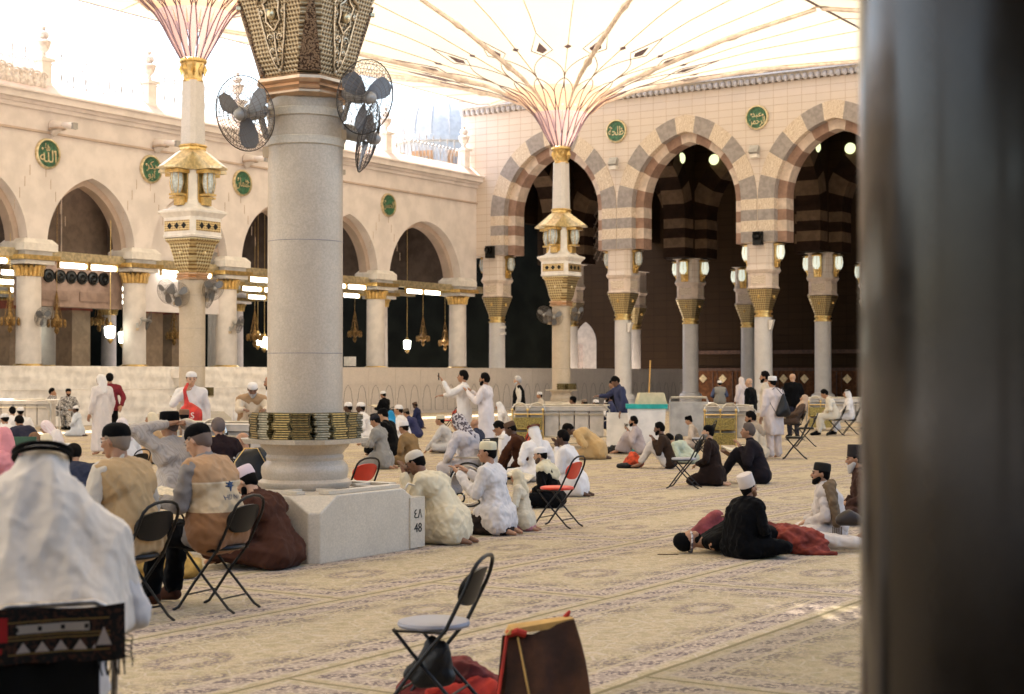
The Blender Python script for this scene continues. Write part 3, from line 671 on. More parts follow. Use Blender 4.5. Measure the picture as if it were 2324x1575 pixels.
# medallions, brackets
T = [[(FE['allah'], .62, .0, -.12), (FE['jalla'], .26, -.05, .26)], [(FE['bakr'], .44, 0, .14), (FE['abu'], .40, 0, -.2)], [(FE['uthman'], .5, 0, 0)], [(FE['talha'], .4, 0, 0)], [(FE['hasan'], .5, 0, 0)]]
for (a, tx, lab) in ((36.9, T[0], 'largest looking green medallion at the left edge of the pink wall'), (41.85, T[1], 'green medallion just left of the left umbrella mast'), (46.9, T[2], 'green medallion just right of the left umbrella mast'), (51.7, T[3], 'green medallion hidden behind the big near column'), (56.7, T[4], 'narrow green medallion right of the big near column'), (31.9, T[2], 'green medallion on the pink wall beyond the left frame edge')):
    medallion(WL(a, -.01, 9.55), TH, lab, tx, .53)
for i, a in enumerate((37.1, 42.1, 47.1, 52.0, 32.0)):
    o = empty('carved_bracket', WL(a, 0, 10.5), TH, 'pink carved scroll bracket under the cornice, above the %s medallion' % ('leftmost', 'second', 'third', 'hidden', 'unseen left')[i], 'bracket', 'carved scroll brackets')
    m2 = MB(); m2.hull([((0, -.1, .1), .18), ((0, -.45, .05), .16), ((0, -.1, -.2), .12)]); m2.hull([((0, -.5, .05), .1), ((.05, -1.0, .0), .13)]); m2.build('scroll', M_pink, o)
    m3 = MB(); 
    for k in range(4): m3.lathe([(.2, 0), (.22, .04), (.2, .08)], 12, (0, -.1*k-.15, -.1))
    m3.build('fluting', M_pinkdk, o); MB().box((.06, -1.12, -.02), (.2, .12, .22)).build('cap', M_grey2, o, smooth=False)
# railing with urn pillars
u0 = None; ua = [27.2, 32.1, 37.0, 42.1, 47.0, 51.9, 57.0, 63.4]
M_urn = mat('urn_stone', (.74, .66, .60), .8, var=.12, sc=8, bump=.4, bsc=12)
for i, a in enumerate(ua):
    lab = 'stone pillar topped by a carved urn on the roof edge, %s from the far corner' % ORD[7-i]
    if u0 is None:
        u0 = empty('urn_pillar', WL(a, .35, 11.8), TH, lab, 'pillar', 'urn pillars on the roof edge')
        m2 = MB(); m2.box((0, 0, .5), (.42, .42, 1.2)); m2.box((0, 0, 1.14), (.62, .62, .1)); m2.build('pillar', M_crn, u0, smooth=False)
        m2 = MB(); m2.lathe([(.22, 1.19), (.1, 1.28), (.08, 1.4), (.22, 1.56), (.26, 1.72), (.3, 1.8), (.2, 1.86), (.12, 1.9), (.2, 2.0), (.18, 2.12), (.06, 2.22), (.1, 2.32), (.02, 2.42)], 14); m2.build('urn', M_urn, u0)
    else: copy_tree(u0, None, WL(a, .35, 11.8), TH, lab)
    if i+1 < len(ua):
        L = ua[i+1]-a; n = 8 if L < 5.5 else 10; st = (L-.5)/n; m2 = MB(); x0 = .25
        for k in range(n+1):
            x = x0+k*st; m2.tube([(x, 0, .3), (x, 0, 1.32)], .016, 4) if 0 < k < n else None
            if 0 < k < n: m2.lathe([(.005, 1.28), (.05, 1.33), (.015, 1.38), (.04, 1.42), (.005, 1.56)], 6, (x, 0, 0))
            if k < n:
                for s in (0, 1):
                    xs = x0+(k+s*.5)*st; m2.tube([(xs+(st/2)*(1-math.cos(q))*1.0, 0, .3+.85*math.sin(q)) for q in [PI*j/10 for j in range(11)]], .013, 4)
        m2.tube([(x0, 0, 1.05), (x0+L-.5, 0, 1.05)], .013, 4)
        for k in range(int(L/.16)): m2.tube([(.25+k*.16, 0, .32), (.25+k*.16, 0, .42)], .012, 3)
        m2.tube([(x0, 0, .34), (x0+L-.5, 0, .34)], .016, 4)
        tag(m2.build('roof_railing', M_grey2, None, WL(a, .35, 11.8), TH), 'thin interlaced iron railing with spear tips, %s span from the far corner' % ORD[6-i], 'railing', 'railings on the low roof')
sc_ = empty('scroll_crest', WL(34.6, .1, 11.75), TH, 'pink carved scroll crest on the roof at the left edge', 'crest')
m2 = MB(); rng2 = random.Random(4)
m2.box((0, .1, .25), (4.3, .25, .5))
for k in range(15):
    x = -2.1+k*.3; h = .35+.75*math.exp(-((x+1.6)/1.3)**2)+.1*rng2.random(); m2.hull([((x, 0, .2), .22), ((x+rng2.uniform(-.1, .1), -.05, h), .14)])
    cx, cz, r0 = x, h+.1, .2; m2.tube([(cx+(r0*(1-t/16))*math.cos(t*.75), -.12, cz+(r0*(1-t/16))*math.sin(t*.75)) for t in range(15)], .045, 5)
m2.build('scrollwork', M_urn, sc_)
# dome house beyond the roof
dm = empty('dome_pavilion', P(1003, 104, 0), .2, 'pale domed roof pavilion with orange framed windows beyond the railing', 'pavilion')
M_hz = mat('hazy_grey', (.64, .64, .63), .6, var=.05); M_or = mat('orange_frame', (.65, .34, .16), .6)
MB().lathe([(3.1, 8), (3.1, 17.0), (3.3, 17.1), (3.3, 17.4)], 16).build('drum', M_hz, dm, smooth=False)
MB().lathe([(3.1, 17.4)]+[(3.1*math.cos(t)**.9+.001, 17.5+3.4*math.sin(t)) for t in [PI/2*k/12 for k in range(13)]], 32).build('dome', M_hz, dm)
m2 = MB()
for k in range(16):
    t = 2*PI*k/16; m2.tube([(3.14*math.cos(q)**.9*math.cos(t), 3.14*math.cos(q)**.9*math.sin(t), 17.5+3.42*math.sin(q)) for q in [PI/2*j/9 for j in range(9)]], .05, 4)
m2.build('dome_rib', M_crn, dm)
for k in range(8):
    t = 2*PI*k/8+.2; m2 = MB(); Mr = Matrix.Rotation(t, 3, 'Z'); m2.box(Mr @ Vector((3.05, 0, 14.8)), (.3, 1.5, 3.2), M=Mr); w_ = m2.build('window', M_or, dm, smooth=False)
    m2 = MB(); m2.box(Mr @ Vector((3.13, 0, 14.7)), (.22, .9, 2.6), M=Mr); m2.build('pane', M_grey, w_, smooth=False)

mn = empty('minaret', P(18, 125, 0), 0, 'pale hazy minaret at the top left corner', 'minaret')
MB().lathe([(3.4, 0), (3.4, 27.8), (4.3, 29.5), (4.3, 30.4), (3.4, 30.6), (2.8, 31), (2.8, 44)], 8).build('tower', mat('hazy_tower', (.92, .91, .88), .8), mn, smooth=False)
MB().lathe([(4.35, 30.4), (4.4, 31.2), (4.3, 31.2)], 8, cap=False).build('balcony', M_crn, mn, smooth=False)
cr = empty('tower_crane', P(150, 170, 0), 0, 'thin lattice jib of a crane against the white sky', 'crane'); m2 = MB()
A0, A1 = P(172, 170, 31), P(60, 170, 52); off = P(150, 170, 0)
for dx in (0, 1.6): m2.tube([A0-off+Vector((dx, 0, 0)), A1-off+Vector((dx, 0, 0))], .09, 4)
for k in range(26): m2.tube([A0-off+(A1-A0)*k/26, A0-off+(A1-A0)*(k+1)/26+Vector((1.6, 0, 0))], .05, 3)
m2.tube([A0-off+Vector((4.2, 0, -1)), A1-off+Vector((5.5, 0, 2))], .06, 3); m2.tube([(-off.x*0+1, 0, 0), A0-off], .5, 4)
m2.build('jib', mat('crane_steel', (.60, .62, .66), .6), cr)
# ---------------------------------------------------------------- partition screens
M_scr = marble('screen_slab', (.68, .60, .54), (.56, .49, .44), .5, 3); M_line = mat('ink_line', (.07, .065, .07), .6)
ps0 = None; BSC = 40.6; k = 0
for a in [46.0+1.86*i for i in range(19)]:
    lab = 'stone coloured partition panel with two arch outlines, %s from the near end of the run' % (ORD[k] if k < 14 else ORD[k-14]+' past the far mast')
    if ps0 is None:
        ps0 = empty('partition_panel', W(a, BSC), TH, lab, 'partition', 'partition panels with arch outlines')
        MB().box((.93, 0, 1.0), (1.845, .06, 2.0)).build('panel', M_scr, ps0, smooth=False)
        for s in (.465, 1.395):
            pts, _, _, _ = arc2(.62, .42, 6); m2 = MB(); q = [(s-.31, -.04, .12)]+[(s-.31, -.04, .68), (s-.26, -.04, .70)]+[(s+x*.82, -.04, .76+z*1.2) for x, z in pts]+[(s+.26, -.04, .70), (s+.31, -.04, .68), (s+.31, -.04, .12)]
            m2.tube(q, .006, 4); m2.tube([(s-.3, -.04, .12), (s+.3, -.04, .12)], .005, 4); m2.build('arch_outline', M_line, ps0)
        m2 = MB(); m2.tube([(0, -.035, 1.32), (1.86, -.035, 1.32)], .012, 4); m2.box((.93, 0, 2.0), (1.86, .09, .04)); m2.build('rail', M_scr, ps0, smooth=False)
    else: copy_tree(ps0, None, W(a, BSC), TH, lab)
    k += 1
M_sheet = mat('white_sheet', (.78, .73, .68), .8, var=.07, sc=3)
cs = MB(); nx, nz = 220, 20
for i in range(nx+1):
    for j in range(nz+1):
        x = 5+40.9*i/nx; z = 2.0*j/nz; cs.v.append((x, .03*math.sin(x*7+z*2)+.03*math.sin(x*2.3+z*5)+.02*math.sin(z*17+x), z+(.012*math.sin(x*4) if j == nz else 0)))
for i in range(nx):
    for j in range(nz): q = i*(nz+1)+j; cs.f.append((q, q+nz+1, q+nz+2, q+1)); cs.mi.append(0)
so = empty('sheeted_barrier', W(0, BSC), TH, 'long barrier draped in creased white sheet along the left arcade', 'barrier'); cs.build('sheet', M_sheet, so, smooth='all')
m2 = MB(); m2.tube([(5, .08, 1.98), (46, .08, 1.98)], .025, 6); m2.tube([(5, -.05, 1.22), (46, -.05, 1.22)], .014, 6)
for i in range(21): m2.tube([(5+2*i, .1, 0), (5+2*i, .1, 2)], .02, 6)
m2.build('rail', M_crn, so)
pj = empty('white_cabinet', W(40.6, BSC-.1, 0), TH, 'white boxed unit with gold vents on top of the sheeted barrier', 'cabinet')
m2 = MB(); m2.box((0, 0, 1.75), (.9, .5, .32)); m2.hullp([(x*.4, y*.2, 1.6) for x in (-1, 1) for y in (-1, 1)]+[(x*.3, y*.2, 1.3) for x in (-1, 1) for y in (-1, 1)]); m2.build('case', M_crn, pj, smooth=False)
for dx in (-.25, .15): MB().box((dx, -.26, 1.77), (.24, .04, .2)).build('vent', M_gold, pj, smooth=False)
# ---------------------------------------------------------------- umbrellas
HA, HB = 10.34, 10.97
PROF = [(.36, 10.85), (.67, 11.4), (.88, 11.8), (1.1, 12.15), (1.75, 12.75), (3.0, 13.28), (4.8, 13.8), (7.2, 14.45), (10.65, 15.1)]
def prof_z(r):
    for (r0, z0), (r1, z1) in zip(PROF, PROF[1:]):
        if r <= r1: return z0+(z1-z0)*(r-r0)/(r1-r0)
    return PROF[-1][1]
def can_pt(phi, r, dz=0.0):       # r is the nominal radius 0..10.65
    c, s = math.cos(phi), math.sin(phi)
    q = min(HA/max(1e-6, abs(c)), HB/max(1e-6, abs(s)))/10.65
    t = max(0, min(1, (r-2.5)/(10.65-2.5))); k = 1+(q-1)*t
    scal = 1-.0012*t*t*t*abs(math.sin(4*phi))
    z = prof_z(r)-.10*t*(1-t)*4*abs(math.sin(8*phi))*.5
    return Vector((c*r*k*scal, s*r*k*scal, z+dz))
def make_umbrella(loc, label):
    o = empty('courtyard_umbrella', loc, TH, label, 'umbrella', 'giant courtyard umbrellas')
    MB().lathe([(.372, 1.1), (.368, 4.46)], 40, cap=False).build('shaft', M_shaft, o)
    for z in (1.95, 3.05, 4.0): MB().lathe([(.3715, z-.004), (.3735, z), (.3715, z+.004)], 40, cap=False).build('joint', M_grey, o)
    m = MB(); m.lathe([(.43, .62), (.46, .66), (.46, .69), (.415, .72), (.43, .78), (.425, .84), (.40, .87), (.375, .90), (.385, .93), (.37, .96), (.395, 1.0), (.43, 1.03), (.45, 1.09)], 36); m.build('base_moulding', M_shaft, o)
    m = MB(); chsq(m, [(.52, .2, 1.07), (.54, .2, 1.115)]); m.build('book_shelf', M_box, o, smooth=False)
    m = MB(); chsq(m, [(.35, .14, 4.44), (.40, .14, 4.47), (.40, .14, 4.49), (.37, .14, 4.51), (.39, .14, 4.54), (.37, .14, 4.57), (.405, .14, 4.60), (.405, .14, 4.63), (.36, .14, 4.66)]); m.build('neck_ring', mat('rose_gold', (.66, .44, .28), .28, .85, var=.1), o, smooth=False)
    m = MB(); chsq(m, [(.35, .15, 4.65), (.42, .155, 4.85), (.46, .15, 5.1), (.51, .14, 5.35), (.54, .12, 5.5), (.60, .12, 5.56), (.60, .12, 5.62)]); cap = m.build('capital', M_fil, o, smooth=False)
    m = MB()
    for k in range(4):
        c, s = math.cos(k*PI/2), math.sin(k*PI/2); m.ell((.49*c, .49*s, 5.2), (.05, .05, .065), 10, 6)
    m.build('shell_boss', M_goldp, cap)
    m = MB(); chsq(m, [(.62, .1, 5.64), (.64, .1, 5.70), (.62, .1, 5.72), (.62, .1, 6.22), (.66, .1, 6.27), (.74, .1, 6.36), (.74, .1, 6.42), (.6, .2, 6.48), (.46, .18, 6.6), (.40, .16, 6.75), (.40, .16, 7.9), (.34, .16, 7.95)]); m.build('upper_block', M_crn, o, smooth=False)
    m = MB()
    for k in range(4):
        Mr = Matrix.Rotation(k*PI/2, 3, 'Z'); m.box(Mr @ Vector((.622, 0, 5.97)), (.02, .98, .30), M=Mr)
    gp = m.build('vent_grille', filigree('vent_lattice', (.72, .55, .28), (.30, .18, .08), 15), o, smooth=False)
    for k in range(4):
        Mr = Matrix.Rotation(k*PI/2, 3, 'Z')
        for j in (-1, 0, 1): MB().box(Mr @ Vector((.634, j*.28, 5.97)), (.02, .13, .13), M=Mr @ Matrix.Rotation(PI/4, 3, 'X')).build('vent_star', M_black, gp, smooth=False)
    for k in range(4):
        t = k*PI/2; Mr = Matrix.Rotation(t, 3, 'Z'); m = MB()
        m.box(Mr @ Vector((.42, 0, 7.1)), (.05, .42, 1.1), M=Mr); m.box(Mr @ Vector((.62, 0, 7.52)), (.46, .52, .10), M=Mr); m.box(Mr @ Vector((.60, 0, 6.86)), (.34, .34, .06), M=Mr); m.box(Mr @ Vector((.52, 0, 6.68)), (.16, .3, .24), M=Mr)
        for a in range(6):
            u = a*PI/3; m.tube([Mr @ Vector((.64+math.cos(u)*.12, math.sin(u)*.12, 6.9)), Mr @ Vector((.64+math.cos(u)*.2, math.sin(u)*.2, 7.2)), Mr @ Vector((.64+math.cos(u)*.17, math.sin(u)*.17, 7.5))], .012, 4)
        ln = m.build('lantern', M_gold, o, smooth=False)
        m = MB(); cc = Mr @ Vector((.64, 0, 0)); m.lathe([(.1, 6.9), (.165, 7.05), (.19, 7.22), (.16, 7.48)], 12, (cc.x, cc.y, 0)); m.build('glass', M_glass, ln)
    m = MB()
    for k in range(4):
        Mr = Matrix.Rotation(k*PI/2, 3, 'Z')
        m.hullp([Mr @ Vector(p) for p in ((.3, -.34, 8.14), (.3, .34, 8.14), (1.02, -.36, 7.64), (1.02, .36, 7.64), (1.02, -.36, 7.58), (1.02, .36, 7.58), (.3, -.34, 7.58), (.3, .34, 7.58), (1.14, 0, 7.66), (.3, 0, 8.24), (1.14, 0, 7.6))])
    m.build('lantern_roof', M_goldp, o, smooth=False)
    m = MB(); chsq(m, [(.32, .15, 8.1), (.34, .15, 8.2), (.33, .14, 8.26), (.36, .14, 8.3), (.3, .12, 8.36)]); m.build('collar', M_gold, o, smooth=False)
    m = MB(); chsq(m, [(.305, .12, 8.34), (.27, .11, 10.2)]); m.build('upper_mast', M_white, o, smooth=False)
    m = MB(); m.lathe([(.29, 10.16), (.30, 10.2), (.28, 10.24)], 16); m.lathe([(.28, 10.24), (.30, 10.45), (.36, 10.7)], 8, rot=.2, cap=False)
    for k in range(8):
        t = k*PI/4; m.hullp([(math.cos(t)*.3, math.sin(t)*.3, 10.28), (math.cos(t-.25)*.3, math.sin(t-.25)*.3, 10.5), (math.cos(t+.25)*.3, math.sin(t+.25)*.3, 10.5), (math.cos(t)*.41, math.sin(t)*.41, 10.52), (math.cos(t)*.35, math.sin(t)*.35, 10.68)])
    m.lathe([(.37, 10.7), (.40, 10.74), (.40, 10.8), (.36, 10.84)], 24); m.build('crown', M_gold, o, smooth=False)
    # funnel strips
    m = MB(); NS = 16
    for k in range(NS):
        ph = 2*PI*k/NS; rows = []
        for j in range(9):
            r = .36+(1.1-.36)*j/8; hw = PI/NS*(.50+.50*(j/8)**1.3)
            rows.append([can_pt(ph+hw*u, r) for u in (-1, -.33, .33, 1)])
        b = len(m.v)
        for row in rows: m.v += [tuple(p) for p in row]
        for j in range(8):
            for i in range(3): m.f.append((b+j*4+i, b+j*4+i+1, b+j*4+i+5, b+j*4+i+4)); m.mi.append(0)
    m.build('funnel_strip', M_rose, o)
    m = MB(); na = 192; rr = [1.1+(1.75-1.1)*i/8 for i in range(8)]+[1.75+(4.8-1.75)*i/18 for i in range(18)]+[4.8+(10.65-4.8)*i/14 for i in range(15)]
    for r in rr:
        for k in range(na): m.v.append(tuple(can_pt(2*PI*k/na, r)))
    def lens(ph, r, r0, r1, shift):
        if not r0 < r < r1: return False
        u = (ph/(2*PI)*NS+shift) % 1.0-.5; return abs(u) < .5*math.sin(PI*(r-r0)/(r1-r0))**.8
    for i in range(len(rr)-1):
        for k in range(na):
            ph = 2*PI*(k+.5)/na; r = (rr[i]+rr[i+1])/2
            a = lens(ph, r, .6, 2.7, .5); b_ = lens(ph, r, .9, 4.3, 0)
            m.f.append((i*na+k, i*na+(k+1) % na, (i+1)*na+(k+1) % na, (i+1)*na+k)); m.mi.append(1 if (a and (r < 1.7 or not b_ or r < 2.3)) or r < 1.25 else 0)
    m.build('canopy', [M_can, M_peach], o, smooth='all')
    m = MB()
    for k in range(NS):
        for sh, r0, r1 in ((.5, .36, 2.7), (0, 1.1, 4.3)):
            for sg in (-1, 1):
                pts = [can_pt(2*PI/NS*(k+sh+sg*.5*math.sin(PI*max(0, (r0+(r1-r0)*j/18-(.6 if sh else .9))/(r1-(.6 if sh else .9))))**.8 if (r0+(r1-r0)*j/18) > (.6 if sh else .9) else k+sh), r0+(r1-r0)*j/18, -.03) for j in range(19)]
                m.tube(pts, .018, 4)
        c0 = 2*PI*k/NS
        if k % 1 == 0:
            w = .085; q = [can_pt(c0, 4.3, -.03), can_pt(c0-w, 4.75, -.03), can_pt(c0, 6.0, -.03), can_pt(c0+w, 4.75, -.03)]; m.tube(q, .02, 4, closed=True)
    m.build('rib', M_rib, o)
    m = MB()
    for k in range(NS):
        c0 = 2*PI*k/NS; w = .042
        m.prism([(0, 0), (1, 0), (2, 0), (3, 0)], 0, 1, lambda u, v, ww, c0=c0, w=w: tuple((can_pt(c0, 4.5, -.03-.02*ww), can_pt(c0-w, 4.75, -.03-.02*ww), can_pt(c0, 5.3, -.03-.02*ww), can_pt(c0+w, 4.75, -.03-.02*ww))[int(u)]))
        c1 = c0+PI/NS; w = .02
        m.prism([(0, 0), (1, 0), (2, 0), (3, 0)], 0, 1, lambda u, v, ww, c0=c1, w=w: tuple((can_pt(c0, 4.85, -.03-.02*ww), can_pt(c0-w*1.3, 5.0, -.03-.02*ww), can_pt(c0, 5.15, -.03-.02*ww), can_pt(c0+w*1.3, 5.0, -.03-.02*ww))[int(u)]))
    m.build('kite_motif', M_rib, o, smooth=False)
    m = MB()
    for k in range(2*NS):
        c0 = PI*k/NS+.0; r0 = 6.0 if k % 2 == 0 else 2.0
        m.tube([can_pt(c0, r0+(10.6-r0)*j/14, -.02) for j in range(15)], .017, 4)
    m.build('seam', mat('seam', (.58, .42, .29), .8), o)
    for k in range(8):
        c0 = PI*k/4+.0; pts = [can_pt(c0, r, -.10) for r in (1.25, 1.8, 3.0, 5.0, 7.0, 9.0, 10.5)]; m = MB()
        m.tube(pts, [.02, .05, .085, .095, .085, .07, .055], 8)
        for r, s_ in ((3.9, .15), (7.4, .13)): m.tube([can_pt(c0, r-.4, -.11), can_pt(c0, r, -.11), can_pt(c0, r+.4, -.11)], [.06, s_, .06], 6)
        m.hull([(can_pt(c0, 10.5, .1), .14), (can_pt(c0, 10.9, .05), .07)]); m.build('arm', M_arm, o)
    m = MB(); m.tube([can_pt(2*PI*k/192, 10.65, .0) for k in range(192)], .035, 5, closed=True); m.build('edge_cable', M_rib, o)
    return o
GA, GB = [-8.9, 11.7, 32.3, 52.9], [10.0, 31.85]
near = make_umbrella(W(11.7, 10.0), 'huge near umbrella column standing on a marble planter with fans and books')
far = copy_tree(near, None, W(52.9, 31.85), TH, 'open cream umbrella with petal ribs in front of the striped arches')
left = copy_tree(near, None, W(32.3, 31.85), TH, 'umbrella mast with rose funnel against the pink arcade at the left')
for a, b, s in ((32.3, 10.0, 'hidden behind the dark granite pillar'), (52.9, 10.0, 'beyond the dark granite pillar at far right'), (11.7, 31.85, 'outside the frame at the left'), (-8.9, 31.85, 'far outside the frame behind left'), (-8.9, 10.0, 'above and behind the viewer')):
    copy_tree(near, None, W(a, b), TH, 'open cream umbrella '+s)
# the near capital is seen large: swap in its bronze lattice with relief
for ch_ in near.children:
    if ch_.name.startswith('capital'):
        ch_.data = ch_.data.copy(); ch_.data.materials.clear(); ch_.data.materials.append(M_filbig)
        for c2 in list(ch_.children): bpy.data.objects.remove(c2)
        def hz(z): 
            P_ = [(.35, 4.65), (.42, 4.85), (.46, 5.1), (.51, 5.35), (.54, 5.5)]
            for (h0, z0), (h1, z1) in zip(P_, P_[1:]):
                if z <= z1: return h0+(h1-h0)*(z-z0)/(z1-z0)
            return .54
        for k in range(4):
            rl = MB(); bs = MB(); tr_ = MB()
            Mr = Matrix.Rotation(k*PI/2, 3, 'Z')
            def fp(u, z, d=.0): return Mr @ Vector((hz(z)+d, u, z))
            bs.ell(fp(0, 5.22, .03), (.045, .045, .06), 14, 8)
            for j in range(7): rl.tube([fp((j-3)*.011*t, 5.16+.10*t-.0*j, .06) for t in (0, .5, 1)], .004, 3)
            loop = [(0, 5.42), (.05, 5.36), (.10, 5.33), (.075, 5.24), (.085, 5.16), (.045, 5.12), (0, 5.07)]
            for sg in (-1, 1):
                rl.tube([fp(sg*u, z, .012) for u, z in loop], .012, 5)
                rl.tube([fp(sg*(.0+u), z, .012) for u, z in ((.03, 5.44), (.10, 5.40), (.16, 5.38), (.19, 5.33))], .014, 5)
                rl.tube([fp(sg*u, z, .01) for u, z in ((.17, 5.30), (.145, 5.15), (.115, 5.0), (.08, 4.87), (.05, 4.76), (.02, 4.71))], .011, 5)
                for cu, cz, r0 in ((.055, 5.0, .042), (.045, 4.88, .028), (.14, 5.24, .03), (.03, 4.8, .02)):
                    rl.tube([fp(sg*(cu+r0*(1-t/15)*math.cos(t*.8)), cz+r0*(1-t/15)*math.sin(t*.8), .012) for t in range(14)], .009, 4)
            rl.tube([fp(0, z, .012) for z in (5.05, 4.9, 4.75)], .012, 5); rl.ell(fp(0, 4.7, .01), (.02, .02, .025), 8, 5)
            Mc = Matrix.Rotation(k*PI/2+PI/4, 3, 'Z')
            tr_.hullp([Mc @ Vector(((hz(z)*2-.15)*.7071+d+.022, u, z)) for z, w in ((4.68, .115), (5.25, .04), (5.42, .012)) for u in (-w, w) for d in (-.01, .018)])
            clp = MB(); clp.box(Mc @ Vector(((hz(5.33)*2-.14)*.7071+.045, 0, 5.34)), (.04, .06, .03), M=Mc); clp.build('clasp', M_goldp, ch_, smooth=False)
            rl.build('relief_scroll', M_brel, ch_); bs.build('shell_boss', M_goldp, ch_); tr_.build('corner_panel', M_fildk, ch_, smooth=False)
# planters
def planter(a, b, num, label, h=.62):
    o = empty('marble_planter', W(a, b), TH, label, 'planter', 'marble planters under the umbrella columns')
    bm = bmesh.new(); bmesh.ops.create_cube(bm, size=1); bmesh.ops.scale(bm, vec=(1.66, 1.66, h), verts=bm.verts); bmesh.ops.translate(bm, vec=(0, 0, h/2), verts=bm.verts)
    for sx in (-1, 1):
        for sy in (-1, 1):
            for nrm, d in ((Vector((sx*.606, sy*.606, 1)).normalized(), (sx*.83, sy*.83, .42)), (Vector((sx, sy, 0)).normalized(), (sx*.83-sx*.04, sy*.83-sy*.04, .3))):
                r = bmesh.ops.bisect_plane(bm, geom=bm.verts[:]+bm.edges[:]+bm.faces[:], plane_co=d, plane_no=nrm, clear_outer=True)
                bmesh.ops.contextual_create(bm, geom=[e for e in r['geom_cut'] if isinstance(e, bmesh.types.BMEdge)])
    bmesh.ops.recalc_face_normals(bm, faces=bm.faces); me = bpy.data.meshes.new('body'); bm.to_mesh(me); bm.free(); me.materials.append(M_box); body = link('body', me, o)
    md = body.modifiers.new('b', 'BEVEL'); md.width = .012; md.segments = 2
    m = MB()      # rim bars round the vent openings
    for k in range(4):
        Mr = Matrix.Rotation(k*PI/2, 3, 'Z'); m.box(Mr @ Vector((.70, 0, h+.018)), (.12, 1.1, .03), M=Mr)
        for s in (-.36, .36): m.box(Mr @ Vector((.55, s*.8, h+.017)), (.28, .06, .028), M=Mr)
    m.build('rim', M_box, o, smooth=False)
    m = MB()
    for k in range(4):
        Mr = Matrix.Rotation(k*PI/2, 3, 'Z')
        for j in range(24): m.box(Mr @ Vector((.56, -.25+j*.0217, h+.010)), (.16, .008, .018), M=Mr)
    m.build('vent_grille', M_black, o, smooth=False)
    if num:
        MB().box((.73, -.76, .27), (.24, .17, .50)).build('number_block', M_box, o, smooth=False)
        t1 = txt_part('number', '\u0664\u0668', .13, M_black, o, (.735, -.847, .35), None, .002); t2 = txt_part('number', '48', .13, M_black, o, (.735, -.847, .21), None, .002); t1.scale = t2.scale = (1.0, 1, 1)
    return o
planter(11.7, 10.0, True, 'marble planter numbered 48 under the big near column')
planter(52.9, 31.85, False, 'marble planter under the far umbrella mast')
planter(32.3, 31.85, False, 'marble planter under the left umbrella mast')
# books round the column
M_bk = mat('book_cover', (.13, .095, .03), .7, .05, var=.3, sc=30, bump=.3, bsc=90); M_pg = mat('book_pages', (.50, .44, .30), .8, var=.2, sc=60)
bk0 = None; bc = W(11.7, 10.0)
angs = [-150, -128, -107, -86, -64, -43, -21, 3, 160, 182]
for si, ang in enumerate(angs):
    nb = 11 if si < 7 else 10
    for j in range(nb):
        t = R(ang)+random.uniform(-.03, .03); r = .465+random.uniform(-.012, .012)
        loc = bc+Vector((r*math.cos(t), r*math.sin(t), 1.118+j*.0232))
        lab = 'green and gold hardback in the %s stack on the shelf around the near column' % (['far left', 'second left', 'third left', 'centre left', 'centre', 'centre right', 'third right', 'far right', 'back', 'rear'][si])
        if bk0 is None:
            bk0 = empty('book', loc, t-PI/2, lab, 'book', 'books stacked on the column shelf')
            m = MB(); m.box((0, 0, .0015), (.19, .135, .003)); m.box((0, 0, .0205), (.19, .135, .003)); m.box((0, .0665, .011), (.19, .004, .020)); m.build('cover', M_bk, bk0, smooth=False)
            m = MB(); m.box((0, -.003, .011), (.182, .125, .0155)); m.build('pages', M_pg, bk0, smooth=False)
            m = MB(); m.box((0, .0692, .011), (.15, .002, .006)); m.build('spine_band', M_gold, bk0, smooth=False)
        else: copy_tree(bk0, None, loc, t-PI/2+(PI/2 if (si % 3 == 1) else 0), lab)
# book blocks at the farther masts
for (a, b, nm) in ((52.9, 31.85, 'far umbrella mast'), (32.3, 31.85, 'left umbrella mast')):
    for k in range(4):
        t = PI+.5+k*.75; l = W(a, b)+Vector((0, 0, 1.118)); c, s = math.cos(t+TH), math.sin(t+TH)
        m = MB()
        for j in range(10): m.box((0, 0, .011+j*.024), (.30+random.uniform(-.01, .01), .2, .0205))
        tag(m.build('book_stack', M_bk, None, l+Vector((c*.5, s*.5, 0)), t+TH+PI/2, False), 'small stack of gold-edged books at the %s, %s one' % (nm, ORD[k]), 'books')
